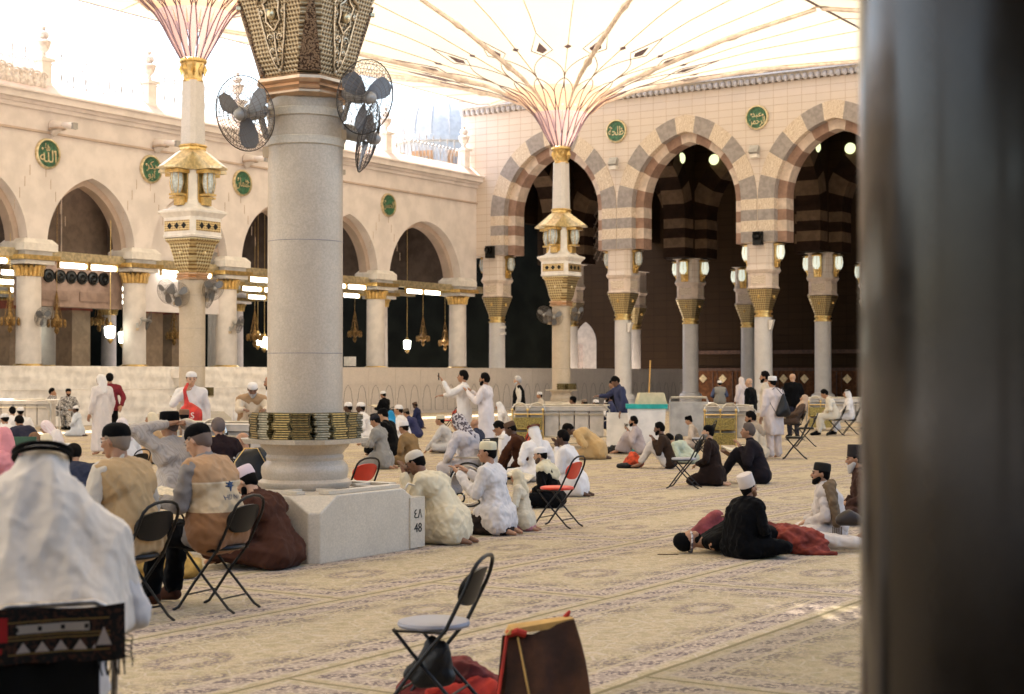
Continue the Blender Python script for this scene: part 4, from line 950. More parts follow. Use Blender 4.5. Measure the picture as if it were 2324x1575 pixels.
# fans
def make_fan(loc, rz, label, tilt=.25):
    o = empty('wall_fan', loc, rz, label, 'fan', 'oscillating fans on the columns')      # faces -y, bracket goes +y
    T_ = Matrix.Rotation(tilt, 3, 'X')
    def q(p): return T_ @ Vector(p)
    m = MB()
    for side, dep in ((-1, .085), (1, .07)):
        for r, f in ((.325, 0), (.29, .35), (.24, .62), (.18, .82), (.12, .95), (.07, 1.0)):
            m.tube([q((r*math.cos(t), side*dep*f, r*math.sin(t))) for t in [2*PI*k/36 for k in range(36)]], .0022 if f else .005, 4, closed=True)
        for k in range(44):
            t = 2*PI*k/44; m.tube([q((r*math.cos(t), side*dep*f, r*math.sin(t))) for r, f in ((.325, 0), (.29, .35), (.24, .62), (.18, .82), (.12, .95), (.06, 1.0))], .002, 3, caps=False)
    m.build('cage', M_mesh, o)
    for k in range(3):
        t = 2*PI*k/3+.5; m = MB(); vs = []
        for r, w, tw in ((.045, .04, .5), (.12, .12, .45), (.2, .17, .38), (.27, .15, .3), (.305, .04, .28)):
            for s in (-1, 1):
                a = t+s*w/r*.5+(.25 if s > 0 else 0)*r; vs += [q((r*math.cos(a), s*tw*.06, r*math.sin(a))), q((r*math.cos(a), s*tw*.06+.006, r*math.sin(a)))]
        fs = []
        for i in range(4): b = i*4; fs += [(b, b+2, b+6, b+4), (b+1, b+5, b+7, b+3), (b, b+4, b+5, b+1), (b+2, b+3, b+7, b+6)]
        m.add(vs, fs); m.build('blade', M_blade, o)
    m = MB(); m.hull([(q((0, -.07, 0)), .055), (q((0, -.05, 0)), .06)]); m.build('hub', M_grey2, o)
    m = MB(); m.hull([(q((0, .07, 0)), .07), (q((0, .2, 0)), .075), (q((0, .24, 0)), .05)]); m.tube([q((0, .2, -.05)), (0, .28, -.16), (0, .36, -.2)], .028, 6); m.box((0, .37, -.16), (.1, .08, .16)); m.build('motor', M_grey2, o)
    m = MB(); m.box((0, .36, -.29), (.14, .09, .09)); m.build('switch_box', mat('cream_box', (.55, .42, .28), .5), o, smooth=False)
    return o
fc = W(11.7, 10.0)
FS = [(-.53, -.42, 4.26, -.55, 'left fan clamped on the near column, cage facing the viewer'), (.62, -.30, 4.44, .85, 'upper right fan on the near column, seen half from the side'), (.60, .14, 4.12, 1.55, 'lower right fan on the near column, tucked under the upper one')]
f0 = None
for dx, dy, z, rz, lab in FS:
    l = fc+Vector((dx, dy, z))
    if f0 is None: f0 = make_fan(l, rz, lab); f0.scale = (1.12,)*3
    else: copy_tree(f0, None, l, rz, lab)
for o_, lab in ((W(52.9, 31.85), 'far umbrella mast'), (W(32.3, 31.85), 'left umbrella mast')):
    for k, (dx, dy, z, rz) in enumerate(((-.66, -.3, 4.1, -.5), (.64, -.2, 4.2, .8), (-.3, -.6, 4.0, -.1), (.45, .3, 4.0, 1.5))):
        l = o_+Vector((dx, dy, z)); c = copy_tree(f0, None, l, rz, '%s pale fan on the %s' % (('left', 'right', 'front', 'rear')[k], lab))
for i, a in enumerate((36.5, 41.5, 46.5)):
    copy_tree(f0, None, WL(a, -.30, 3.75), TH+(.0, .9, .4)[i], 'small fan mounted low on the %s pink column from the left' % ORD[i])
m = MB(); m.lathe([(.372, 3.98), (.385, 3.99), (.385, 4.06), (.372, 4.07)], 32, cap=False); m.lathe([(.372, 4.26), (.385, 4.27), (.385, 4.34), (.372, 4.35)], 32, cap=False)
tag(m.build('fan_clamp', M_box, None, bc), 'pair of pale strap bands around the near column under its capital', 'clamp band')
# big dark pillar
pp = empty('granite_pillar', Vector((1.055, 2.62, 0)), 0, 'huge blurred dark granite pillar filling the right edge', 'pillar')
MB().lathe([(.455, 0), (.452, 6.0)], 96, cap=False).build('shaft', M_pillar, pp, smooth='all')
MB().lathe([(.53, 0), (.53, .12), (.47, .2)], 64).build('base', M_pillar, pp)
# unseen dark shell added around the viewer to keep light off the pillar
blocker = empty('light_blocker', (0, 0, 0), 0, 'added dark shell around the viewer, outside the picture, blocking light', 'light blocker')
m = MB(); m.box((9.6, -3.5, 6.2), (17, 15, .4)); m.box((3, -11, 3.1), (34, .4, 6.2)); m.box((18.2, -3.5, 3.1), (.4, 15, 6.2)); m.box((2.5, .1, 3.0), (.15, 6.4, 6.0)); m.box((-3.2, -2.8, 3.0), (11.6, .15, 6.0)); m.box((-3.2, -.9, 3.9), (11.6, 3.9, .1)); m.box((-3.2, .9, .02), (11.6, 7.4, .02)); m.build('shell', M_dark, blocker, smooth=False)

# ---------------------------------------------------------------- folding chairs
M_bpad = mat('black_vinyl', (.0045, .0042, .004), .45, var=.2, spec=.25); M_rpad = mat('red_vinyl', (.62, .045, .02), .4, var=.1); M_gseat = mat('grey_seat', (.27, .27, .31), .45, var=.1); M_tubek = mat('black_tube', (.007, .006, .006), .4, 0, spec=.3)
def make_chair(loc, rz, label, back, seat, frame=None, fringe=False):
    fr = frame or M_tubek
    o = empty('folding_chair', loc, rz, label, 'chair', 'folding chairs')     # sitter faces +y
    w = .185
    for s in (-1, 1):
        m = MB(); m.tube([(s*w, -.235, .66), (s*w, -.13, .45), (s*w, .06, .22), (s*w, .2, .03), (s*w, .245, .008)], .011, 8); m.build('leg', fr, o)
        m = MB(); m.tube([(s*(w-.025), .17, .435), (s*(w-.025), .0, .24), (s*(w-.025), -.2, .035), (s*(w-.025), -.25, .008)], .010, 8); m.build('leg', fr, o)
    m = MB(); m.tube([(-w, -.235, .66), (-w*.99, -.255, .71), (-w*.92, -.27, .755), (-w*.75, -.283, .788), (-w*.45, -.292, .81), (0, -.295, .818), (w*.45, -.292, .81), (w*.75, -.283, .788), (w*.92, -.27, .755), (w*.99, -.255, .71), (w, -.235, .66)], .011, 8)
    m.build('back_frame', fr, o)
    for pa, pb in (((-w, .13, .12), (w, .13, .12)), ((-w+.025, -.14, .1), (w-.025, -.14, .1))): MB().tube([pa, pb], .007, 6).build('crossbar', fr, o)
    for x in (-w, w): MB().tube([(x, -.13, .43), (x, .16, .43)], .008, 6).build('seat_rail', fr, o)
    m = MB(); q = []
    for x, z in [(.176*math.cos(t)*abs(math.cos(t))**-.25 if abs(math.cos(t)) > .01 else 0, .668+(.085 if math.sin(t) > 0 else .115)*math.sin(t)) for t in [2*PI*k/28 for k in range(28)]]: y = -.235-(z-.66)*.36+.03*(abs(x)/.17)**2; q += [(x, y-.014, z), (x, y+.008, z)]
    m.hullp(q); m.build('backrest', back, o)
    m = MB(); m.lathe([(.16, .428), (.19, .435), (.197, .448), (.19, .462), (.165, .468)], 28, sy=.98); m.build('seat', seat, o)
    return o
CH = {}
def chair(kind, loc, rz, label, s=1.0):
    back, seat = {'k': (M_bpad, M_bpad), 'kg': (M_bpad, M_gseat), 'r': (M_rpad, M_rpad)}[kind]
    if kind not in CH: CH[kind] = make_chair(loc, rz, label, back, seat); c = CH[kind]
    else: c = copy_tree(CH[kind], None, loc, rz, label)
    c.scale = (s,)*3; return c
LEFT = R(82)
chair('kg', P(985, 8.1), R(74), 'empty black folding chair with pale grey seat in the foreground', .99)
chair('r', P(1264, 17.6), R(62), 'empty red-padded folding chair standing beside the black robed worshipper')
chair('kg', P(1552, 23.6), R(74), 'empty black folding chair facing left, nearest on the open carpet at right')
chair('kg', P(1592, 31.0), R(74), 'empty black folding chair just behind the man reading in white')
chair('k', P(1803, 31.6), R(80), 'empty black folding chair alone behind the two dark-clad seated men')
chair('r', P(798, 17.3), R(50), 'red folding chair peeking out from behind the near planter')
chair('r', P(1014, 43), R(80), 'distant red folding chair against the partition')
chair('r', P(1172, 27), R(80), 'red folding chair behind the brown jacketed youth')
chair('k', P(1828, 37), R(80), 'black folding chair under the reclining hooded man, nearer one')
# dark cloth draped over a frame in the foreground
M_brn = mat('brown_suede', (.05, .018, .007), .85, var=.3, sc=5, bump=.2, bsc=30); M_yel = mat('mustard_lining', (.50, .30, .09), .8, var=.12, sc=6); M_redc = mat('red_cloth', (.46, .03, .015), .8, var=.2, sc=6); M_mar = mat('maroon_cloth', (.13, .016, .014), .8, var=.25, sc=5, bump=.3, bsc=20)
dcl = empty('draped_bag', P(1195, 7.3, -.07), R(14), 'brown suede cloth bag with mustard lining standing tent-like in the foreground', 'bag')
def sheet(mb, f, nu, nv, th=.006):
    b = len(mb.v); G = [[Vector(f(i/nu, j/nv)) for j in range(nv+1)] for i in range(nu+1)]
    for sgn in (0, 1):
        for i in range(nu+1):
            for j in range(nv+1): mb.v.append(tuple(G[i][j]+Vector((0, th*sgn, -th*sgn))))
    N = (nu+1)*(nv+1)
    for sgn in (0, 1):
        for i in range(nu):
            for j in range(nv):
                q = b+sgn*N+i*(nv+1)+j; f_ = [q, q+nv+1, q+nv+2, q+1]; mb.f.append(f_ if not sgn else f_[::-1]); mb.mi.append(mb.cur)
    return mb
m = MB(); sheet(m, lambda u, v: (-.11+u*.33+.012*math.sin(6*v)-.10*v*(1-u)**1.5+.05*v*u, -.05-.28*v+.03*math.sin(9*u+3*v)*v**.6+.012*math.sin(21*u+5*v)*v, .60-.58*v-.03*math.cos(3*u)+.03*u), 18, 18); m.build('front_flap', M_brn, dcl, smooth='all')
m = MB(); sheet(m, lambda u, v: (-.11+u*.33, .03+.22*v, .585-.57*v), 8, 8); m.build('rear_flap', M_brn, dcl, smooth='all')
m = MB(); m.hullp([(-.115, -.06, .60), (-.09, -.055, .625), (.22, -.045, .665), (.225, -.05, .63), (-.08, .035, .635), (.22, .04, .665), (.235, .0, .62), (-.1, .03, .6)]); m.build('lining', M_yel, dcl, smooth=False)
m = MB(); m.tube([(-.1, -.03, .60), (-.06, -.06, .615), (-.02, -.065, .60)], .018, 8); MB().hull([((.2, .02, .665), .014), ((.215, .02, .685), .008)]).build('red_tab', M_redc, dcl); m.tube([(-.105, -.04, .59), (-.2, -.2, .25), (-.25, -.28, .02)], .008, 6); m.build('red_strap', M_redc, dcl)
m = MB(); m.tube([(-.06, -.07, .59), (-.03, -.2, .3), (.0, -.33, .02)], .005, 6); m.build('edge_cord', M_yel, dcl)
def blob(name, loc, rad, m_, label, cat, sph=None, seed=0, vox=.02, amp=.02, rz=0):
    q = MB()
    for s in (sph or [[((0, 0, rad[2]), min(rad))]]): q.hull(s)
    me = remesh([(q, vox, 3)])[0]; wrinkle(me, amp*.6, 24, seed, .8); wrinkle(me, amp*.25, 60, seed+1, .8); me.materials.clear(); me.materials.append(m_)
    return tag(link(name, me, None, loc, rz), label, cat)
# ---------------------------------------------------------------- remesh + folds
def remesh(jobs):
    obs = []
    for mb, vox, it in jobs:
        o = bpy.data.objects.new('tmp', mb.mesh('tmp')); COL.objects.link(o)
        r = o.modifiers.new('r', 'REMESH'); r.mode = 'VOXEL'; r.voxel_size = vox; r.use_smooth_shade = True
        s = o.modifiers.new('s', 'SMOOTH'); s.factor = .5; s.iterations = it; obs.append(o)
    dg = bpy.context.evaluated_depsgraph_get(); out = []
    for o in obs: out.append(bpy.data.meshes.new_from_object(o.evaluated_get(dg)))
    for o in obs: me = o.data; bpy.data.objects.remove(o); bpy.data.meshes.remove(me)
    for me in out:
        me.materials.clear(); me.polygons.foreach_set('use_smooth', [True]*len(me.polygons))
    return out
def wrinkle(me, amp, freq, seed, vert=.35):
    n = len(me.vertices)
    if not n: return
    co = np.empty(n*3, np.float32); no = np.empty(n*3, np.float32); me.vertices.foreach_get('co', co); me.vertices.foreach_get('normal', no)
    co = co.reshape(-1, 3); no = no.reshape(-1, 3); g = np.random.default_rng(seed); f = np.zeros(n)
    for k in range(5):
        d = g.normal(size=3); d[2] *= vert; d /= np.linalg.norm(d); w = g.normal(size=3)*freq*.45
        ph = g.uniform(0, 6.28, 3); a = co@d*freq*(1+.7*k)+ph[0]+1.9*np.sin(co@w+ph[1])+.8*np.sin(co@(w[[2, 0, 1]]*2.1)+ph[2])
        f += (1.25-2*np.abs(np.sin(a*.5)))/(1+.6*k)
    low = np.clip((co[:, 2]-.02)/.04, 0, 1); co += no*(f*amp*.38*low)[:, None]
    me.vertices.foreach_set('co', co.ravel()); me.update()
def V(*a): return Vector(a)
BL, WHT, CRM = (.004, .004, .005), (.70, .66, .64), (.62, .54, .40)
SK1, SK2, SK3, SK4 = (.50, .29, .18), (.36, .19, .11), (.20, .10, .06), (.09, .045, .028)
HAIR = (.0055, .0045, .004)

def pose_joints(p):
    pose = p.get('pose', 'cross'); lean = p.get('lean', {'stand': .02, 'chair': .12, 'cross': .28, 'kneel': .15, 'kneesup': .30, 'crouch': .5}.get(pose, .1)); sx = p.get('twist', 0)
    pel = {'stand': V(0, 0, .93), 'chair': V(0, -.02, .54), 'cross': V(0, 0, .13), 'kneel': V(0, -.02, .25), 'kneesup': V(0, 0, .13), 'recl': V(0, -.0, .54)}[pose]
    if pose == 'recl': lean = p.get('lean', -.5)
    s = V(math.sin(sx*.0), math.sin(lean), math.cos(lean)); fw = V(0, math.cos(lean), -math.sin(lean)); rt = V(1, 0, 0)
    J = dict(pel=pel, s=s, fw=fw); cu = p.get('curl', .0)
    s2 = (s+fw*cu).normalized() if cu else s
    J['chest'] = pel+s*.30+s2*.06; J['neck'] = pel+s*.30+s2*.24; sc = pel+s*.30+s2*.17
    for sd, x in (('L', -1), ('R', 1)): J['sh'+sd] = sc+rt*(x*.19)
    hp, hy = p.get('hp', .1), p.get('hy', 0)
    hq = Matrix.Rotation(hy, 3, 'Z') @ Matrix.Rotation(-(hp), 3, 'X') @ Matrix.Rotation(p.get('ht', 0), 3, 'Y')
    J['hq'] = hq; nk = (s2*.6+V(0, 0, .4)).normalized(); J['head'] = J['neck']+nk*.05+hq @ V(0, .025, .088)
    for sd, x in (('L', -1), ('R', 1)):
        if pose == 'stand': J['hip'+sd] = pel+V(x*.09, 0, -.03); J['kn'+sd] = V(x*.10, .02+p.get('step', 0)*x*.12, .50); J['an'+sd] = V(x*.10, -.02+p.get('step', 0)*x*.22, .09); J['to'+sd] = J['an'+sd]+V(x*.03, .16, -.055)
        elif pose in ('chair', 'recl'):
            e = .15 if pose == 'recl' else p.get('legf', 0.0)
            J['hip'+sd] = pel+V(x*.10, .03, -.02); J['kn'+sd] = V(x*p.get('knw', .13), .42, .53); J['an'+sd] = V(x*.12, .44+e, .10); J['to'+sd] = J['an'+sd]+V(x*.03, .17, -.06)
        elif pose == 'cross': J['hip'+sd] = pel+V(x*.11, .03, -.02); kf = p.get('kf', .04); J['kn'+sd] = V(x*.36, .30+kf, .14+p.get('knz', 0)); J['an'+sd] = V(-x*.06, .34+kf+.08*x, .07); J['to'+sd] = J['an'+sd]+V(-x*.15, .0, -.02)
        elif pose == 'kneel': J['hip'+sd] = pel+V(x*.10, .02, -.04); J['kn'+sd] = V(x*.14, .36, .09); J['an'+sd] = V(x*.10, -.14, .07); J['to'+sd] = V(x*.09, -.28, .03)
        elif pose == 'kneesup': J['hip'+sd] = pel+V(x*.10, .03, -.03); J['kn'+sd] = V(x*.12, .36, .46); J['an'+sd] = V(x*.11, .56, .09); J['to'+sd] = J['an'+sd]+V(x*.02, .17, -.05)
    ar = p.get('arms', 'lap')
    for sd, x in (('L', -1), ('R', 1)):
        S = J['sh'+sd]; a = ar[0 if sd == 'L' else 1] if isinstance(ar, tuple) else ar
        h, k = J['head'], J['kn'+sd]; lo = lambda X, Y, Z: S+rt*(x*X)+fw*Y+s*Z
        E, H = {'down': (S+V(x*.07, -.03, -.27), S+V(x*.08, .06, -.52)), 'lap': (lo(.12, .05, -.25), pel+V(x*.08, .29, .12)), 'knee': (lo(.13, .12, -.24), k+V(0, -.05, .09)),
                'pray': (lo(.05, .12, -.24), S+V(-x*.07, .36, -.02)), 'face': (lo(.04, .17, -.22), h+hq @ V(x*.055, .135, -.03)), 'head': (S+V(x*.20, .12, .16), h+hq @ V(x*.09, -.10, .0)),
                'phone': (S+V(x*.06, .22, -.12), S+V(x*.0, .38, .12)), 'fwd': (S+V(x*.06, .2, -.16), S+V(-x*.02, .44, -.16)), 'book': (lo(.07, .10, -.24), S+V(-x*.09, .30, -.24)), 'shin': (lo(.10, .14, -.22), k+V(-x*.05, .10, -.06)),
                'bag': (S+V(x*.12, .10, -.2), S+V(-x*.08, .16, .03)), 'chin': (lo(.02, .14, -.26), h+hq @ V(x*.02, .12, -.1)), 'back': (S+V(x*.12, -.12, -.24), S+V(x*.05, -.22, -.42)), 'floor': (S+V(x*.08, .14, -.22), V(S.x+x*.08, S.y+.34, .06))}[a]
        J['el'+sd], J['ha'+sd] = E, H
    return J
def person(label, hx, ytop, d, phi=75, pose='cross', top=WHT, leg=None, hat=None, hatc=WHT, sk=SK2, fat=1.0, robe=None, beard=None, hair=HAIR, vest=None, pat=None, near=None, shawl=None, shoes=None, sc=None, amp=None, feet=True, name='person', **kw):
    p = dict(kw, pose=pose); J = pose_joints(p); hq = J['hq']; HD = J['head']
    vb, vc = (.0105, .0115) if d < 13 else (.012, .014) if d < 21 else (.016, .022) if d < 38 else (.021, .028)
    rz = R(phi); hatH = {'kufi': .035, 'fez': .07, None: 0, 'dome': .015, 'ghutra': .035, 'hijab': .03}.get(hat, .02)
    htop = HD.z+.118+hatH
    want = HC-(ytop-HZ)*d/F
    if sc is None: sc = max(.82, min(1.14, want/htop))
    Rz = Matrix.Rotation(rz, 3, 'Z'); off = Rz @ HD*sc
    loc = P(hx, d); loc.x -= off.x; loc.y -= 0; loc.z = 0
    def hp_(x, y, z): return HD+hq @ V(x, y, z)
    # ---- body
    b = MB()
    b.hull([(hp_(0, -.012, .028), .088), (hp_(0, -.005, .018), .086)]); b.hull([(hp_(0, .03, -.045), .056), (hp_(0, .0, 0), .074)]); b.hull([(hp_(0, .068, -.086), .023), (hp_(0, .02, -.05), .05)])
    b.hull([(hp_(0, .088, .012), .009), (hp_(0, .108, -.022), .014), (hp_(0, .075, -.02), .02)]); b.hull([(hp_(-.035, .074, .028), .013), (hp_(.035, .074, .028), .013)]); b.hull([(hp_(-.02, .082, -.055), .011), (hp_(.02, .082, -.055), .011)])
    for x in (-1, 1): b.hull([(hp_(x*.08, -.008, .012), .014), (hp_(x*.083, -.014, -.02), .011)]); b.hull([(hp_(x*.045, .06, -.015), .022)])
    b.hull([(J['neck']-J['s']*.03, .056), (hp_(0, -.02, -.05), .054)])
    f = 1+(fat-1)*.55
    b.hull([(J['chest']+V(x*.07, 0, 0), .075) for x in (-1, 1)]+[(J['shL'], .028), (J['shR'], .028), (J['neck']-J['s']*.02, .04)]); b.hull([(J['chest'], .085), (J['pel']+V(.06, 0, 0), .08), (J['pel']+V(-.06, 0, 0), .08)])
    for sd in 'LR':
        b.hull([(J['sh'+sd], .028), (J['el'+sd], .026)]); b.hull([(J['el'+sd], .026 if p.get('cuff', 1) > .5 else .038), (J['ha'+sd], .027)]); b.hull([(J['hip'+sd], .055), (J['kn'+sd], .035)]); b.hull([(J['kn'+sd], .035), (J['an'+sd], .034)])
        b.hull([(J['an'+sd], .036), (J['an'+sd]+(J['to'+sd]-J['an'+sd])*.3+V(0, 0, -.01), .034), (J['to'+sd], .024)])
    # hands
    fin = MB()
    for sd, x in (('L', -1), ('R', 1)):
        H = J['ha'+sd]; dr = (H-J['el'+sd]).normalized(); side = V(1, 0, 0)-dr*dr.x; side = (side.normalized() if side.length > .2 else V(0, 1, 0)-dr*dr.y).normalized(); up = side.cross(dr)
        if up.z < 0: up = -up
        b.hull([(H, .026), (H+dr*.05+side*.026, .017), (H+dr*.05-side*.026, .017), (H+dr*.085+side*.022, .012), (H+dr*.085-side*.024, .012)])
        for k, (o_, L) in enumerate(((-.027, .058), (-.009, .073), (.009, .078), (.026, .070))):
            a = H+dr*.082+side*o_; c1 = a+dr*L*.5-up*.008; c2 = c1+dr*L*.42-up*(.018+.004*k)
            fin.hull([(a, .0095), (c1, .0085)]); fin.hull([(c1, .0085), (c2, .0072)])
        tb = H+dr*.02-side*(x*.026); t1 = tb+dr*.032-side*(x*.026)-up*.006; fin.hull([(tb, .0125), (t1, .0105)]); fin.hull([(t1, .0105), (t1+dr*.03-up*.006, .0085)])
    # ---- clothing
    c = MB(); r_ = robe if robe is not None else (leg is None)
    c.hull([(J['chest']+V(x*.09*f, 0, .02), .122*f) for x in (-1, 1)]+[(J['shL'], .072), (J['shR'], .072), (J['neck']-J['s']*.03, .068)])
    c.hull([(J['chest'], .125*f), (J['chest']+V(0, .02, -.08), .13*f), (J['pel']+V(.08*f, 0, .02), .135*f), (J['pel']+V(-.08*f, 0, .02), .135*f)])
    sv = .046 if near is None else .05; wr = p.get('cuff', 1.0)
    for sd in 'LR':
        e_, h_ = J['el'+sd], J['ha'+sd]; c.hull([(J['sh'+sd], .078), (e_, .066)])
        if wr > 0: c.hull([(e_, .066), (e_+(h_-e_)*.88*wr, sv+.004 if not p.get('wide') else .066)])
    c.hull([(J['neck']-J['s']*.005, .062), (J['neck']+J['s']*.018, .058)])
    PL = J['pel']; lg = c if r_ else MB()
    if pose == 'stand':
        hem = .12 if r_ and not p.get('hem') else p.get('hem', .12)
        if r_:
            c.hull([(PL+V(x*.085*f, 0, 0), .13*f) for x in (-1, 1)]+[(V(x*.15*f, y, hem), .03) for x in (-1, 1) for y in (-.10, .12)])
            if hem > .3:
                lg = MB()
                for sd in 'LR': lg.hull([(J['hip'+sd], .1), (J['kn'+sd], .085)]); lg.hull([(J['kn'+sd], .085), (J['an'+sd]+V(0, 0, .01), .075)])
        else:
            if p.get('long'): c.hull([(PL+V(x*.09*f, 0, 0), .13*f) for x in (-1, 1)]+[(PL+V(x*.11*f, 0, -.14), .11*f) for x in (-1, 1)])
            for sd in 'LR': lg.hull([(J['hip'+sd]+V(0, 0, .02), .105), (J['kn'+sd], .08)]); lg.hull([(J['kn'+sd], .08), (J['an'+sd]+V(0, 0, .02), .066)])
    elif pose in ('chair', 'recl'):
        if r_: lg.hull([(PL+V(x*.10*f, 0, -.01), .12*f) for x in (-1, 1)]+[(J['knL'], .085), (J['knR'], .085)]); lg.hull([(J['knL'], .085), (J['knR'], .085), (J['anL']+V(-.02, -.03, .03), .055), (J['anR']+V(.02, -.03, .03), .055)]); lg.hull([(J['knL']+V(0, -.05, -.05), .06), (J['knR']+V(0, -.05, -.05), .06), (J['anL']+V(0, -.16, .1), .04), (J['anR']+V(0, -.16, .1), .04)])
        else:
            for sd in 'LR': lg.hull([(J['hip'+sd], .105*f), (J['kn'+sd], .082)]); lg.hull([(J['kn'+sd], .08), (J['an'+sd]+V(0, -.005, .03), .07)])
            c.hull([(PL+V(x*.1*f, -.01, 0), .128*f) for x in (-1, 1)]+[(PL+V(x*.12*f, .12, -.0), .095) for x in (-1, 1)])
    elif pose == 'cross':
        lg.hull([(PL+V(x*.12*f, 0, -.0), .125*f) for x in (-1, 1)]+[(J['knL'], .075), (J['knR'], .075), (V(0, .38, .08), .06)])
        for sd in 'LR': lg.hull([(J['kn'+sd], .085), (J['an'+sd], .06)])
        if r_ or p.get('long', 1): c.hull([(PL+V(x*.11*f, -.02, 0), .135*f) for x in (-1, 1)]+[(PL+V(x*.19*f, .0, -.05), .075) for x in (-1, 1)])
    elif pose == 'kneel':
        lg.hull([(PL+V(x*.10*f, 0, -.02), .11*f) for x in (-1, 1)]+[(J['knL'], .085), (J['knR'], .085)]); lg.hull([(PL+V(x*.10*f, -.02, -.1), .095*f) for x in (-1, 1)]+[(J['anL']+V(-.03, .0, 0), .065), (J['anR']+V(.03, 0, 0), .065), (J['knL'], .08), (J['knR'], .08)])
        c.hull([(PL+V(x*.1*f, -.02, .0), .145*f) for x in (-1, 1)]+[(PL+V(x*.12*f, -.06, -.12), .125*f) for x in (-1, 1)]+[(PL+V(x*.10, .14, -.02), .12) for x in (-1, 1)])
    elif pose == 'kneesup':
        if r_: lg.hull([(PL+V(x*.1*f, 0, 0), .12*f) for x in (-1, 1)]+[(J['knL'], .08), (J['knR'], .08)]); lg.hull([(J['knL'], .08), (J['knR'], .08), (J['anL']+V(0, 0, .05), .06), (J['anR']+V(0, 0, .05), .06), (V(0, .3, .1), .08)])
        for sd in 'LR': lg.hull([(J['hip'+sd], .11*f), (J['kn'+sd], .08)]); lg.hull([(J['kn'+sd], .08), (J['an'+sd]+V(0, -.01, .06), .062)])
        c.hull([(PL+V(x*.11*f, -.02, 0), .13*f) for x in (-1, 1)]+[(PL+V(x*.13*f, .04, -.06), .07) for x in (-1, 1)])
    sd_ = (abs(hash_(label)) % 9973)
    jobs = [('body', b, vb, 2), ('robe' if r_ else 'shirt', c, vc, 3)]
    if lg is not c and lg.v: jobs.append(('trousers', lg, vc, 3))
    if vest:
        v = MB(); v.hull([(J['chest']+V(x*.092*f, -.004, .02), .132*f+.012) for x in (-1, 1)]+[(J['shL']+V(.015, 0, 0), .088), (J['shR']-V(.015, 0, 0), .088), (J['neck']-J['s']*.05-J['fw']*.02, .085)])
        v.hull([(J['chest']-J['s']*.02, .145*f+.012), (PL+V(.095*f, -.005, .02), .147*f+.015), (PL+V(-.095*f, -.005, .02), .147*f+.015)]+([(PL+V(x*.13, .06, -.03), .105*f) for x in (-1, 1)] if p.get('vlong') else [])); jobs.append(('vest', v, vc, 3))
    if shawl:
        v = MB(); v.hull([(J['shL'], .10), (J['shR'], .10), (J['neck']-J['s']*.02-J['fw']*.02, .095), (J['chest']-J['fw']*.05, .135*f)])
        if p.get('shl') == 'long': v.hull([(J['chest']-J['fw']*.04+V(x*.1, 0, 0), .13*f) for x in (-1, 1)]+[(PL+V(x*.12, -.06, .05), .11*f) for x in (-1, 1)]+[(J['shL'], .075), (J['shR'], .075)])
        jobs.append(('shawl', v, vc, 3))
    if hat in ('ghutra', 'hijab'):
        v = MB(); dn = J['neck']
        v.hull([(hp_(0, -.022, .035), .100), (hp_(0, -.03, -.02), .10)]); 
        gl = p.get('gl', 0)
        v.hull([(hp_(0, -.045, .01), .088), (J['shL']*.62+J['shR']*.38-J['fw']*.05, .06), (J['shL']*.38+J['shR']*.62-J['fw']*.05, .06), (J['chest']-J['fw']*.09+J['s']*.06, .06)])
        if hat == 'hijab': v.hull([(hp_(0, -.02, -.05), .085), (dn+J['fw']*.03, .08), (J['shL']*.8+J['shR']*.2, .055), (J['shL']*.2+J['shR']*.8, .055), (J['chest']+J['fw']*.07+J['s']*.02, .08)])
        if gl: v.hull([(hp_(0, -.05, .0), .095), (J['shL']+V(-.05, 0, -.0), .075), (J['shR']+V(.05, 0, 0), .075), (J['shL']+V(-.12, .02, -.26), .05), (J['shR']+V(.12, .02, -.26), .05), (PL+V(.2, -.17, .14), .035), (PL+V(-.2, -.17, .14), .035)])
        jobs.append(('head_cloth', v, vc*.8, 2))
    mes = remesh([(q, vx, it) for _, q, vx, it in jobs])
    am = (amp if amp is not None else (.02 if r_ else .016))*(.75 if d > 8 else .5)
    root = None
    for (nm, q, vx, it), me in zip(jobs, mes):
        if nm == 'body':
            if d < 40:
                bm = bmesh.new(); bm.from_mesh(me); t = fin.mesh('t'); bm.from_mesh(t); bm.to_mesh(me); bm.free(); me.polygons.foreach_set('use_smooth', [True]*len(me.polygons))
            me.materials.append(skin(sk)); root = link(name, me, None, loc, rz); root.scale = (sc,)*3
        else:
            a_ = am if nm != 'head_cloth' else am*.6
            if nm == 'vest': a_ = .010
            if nm == 'head_cloth' and p.get('gl'): wrinkle(me, .026, 17, 3, .04); a_ = .005
            wrinkle(me, a_, 34 if d < 20 else 28, sd_+len(nm), .3 if pose == 'stand' or nm == 'head_cloth' else .8)
            if d < 26: wrinkle(me, .0042 if d > 8 else .003, 75, sd_+5, .35)
            col = {'robe': top, 'shirt': top, 'trousers': leg or top, 'vest': vest, 'shawl': shawl, 'head_cloth': hatc}[nm]
            pt = {'vest': p.get('vpat'), 'robe': pat, 'shirt': pat, 'trousers': p.get('legpat') or (pat if pat == 'camo' else None), 'head_cloth': p.get('hatpat'), 'shawl': p.get('shpat')}.get(nm)
            me.materials.append(cloth(col, pt)); link(nm, me, root)
    def part(nm, q, m_, sm='all'): return q.build(nm, m_, root, smooth=sm)
    if hair and hat not in ('hijab', 'ghutra'):
        q = MB()
        if hat is None and hair != 'bald': q.hull([(hp_(0, -.018, .048), .089), (hp_(0, -.04, .01), .083), (hp_(0, -.065, -.03), .045)]+[(hp_(x*.072, .01, .03), .02) for x in (-1, 1)]+[(hp_(0, .035, .10), .025)], D160)
        elif hair != 'bald': q.hull([(hp_(0, -.03, .02), .083), (hp_(0, -.062, -.035), .042)]+[(hp_(x*.073, .005, .03), .018) for x in (-1, 1)], D160)
        if q.v: part('hair', q, cloth(hair))
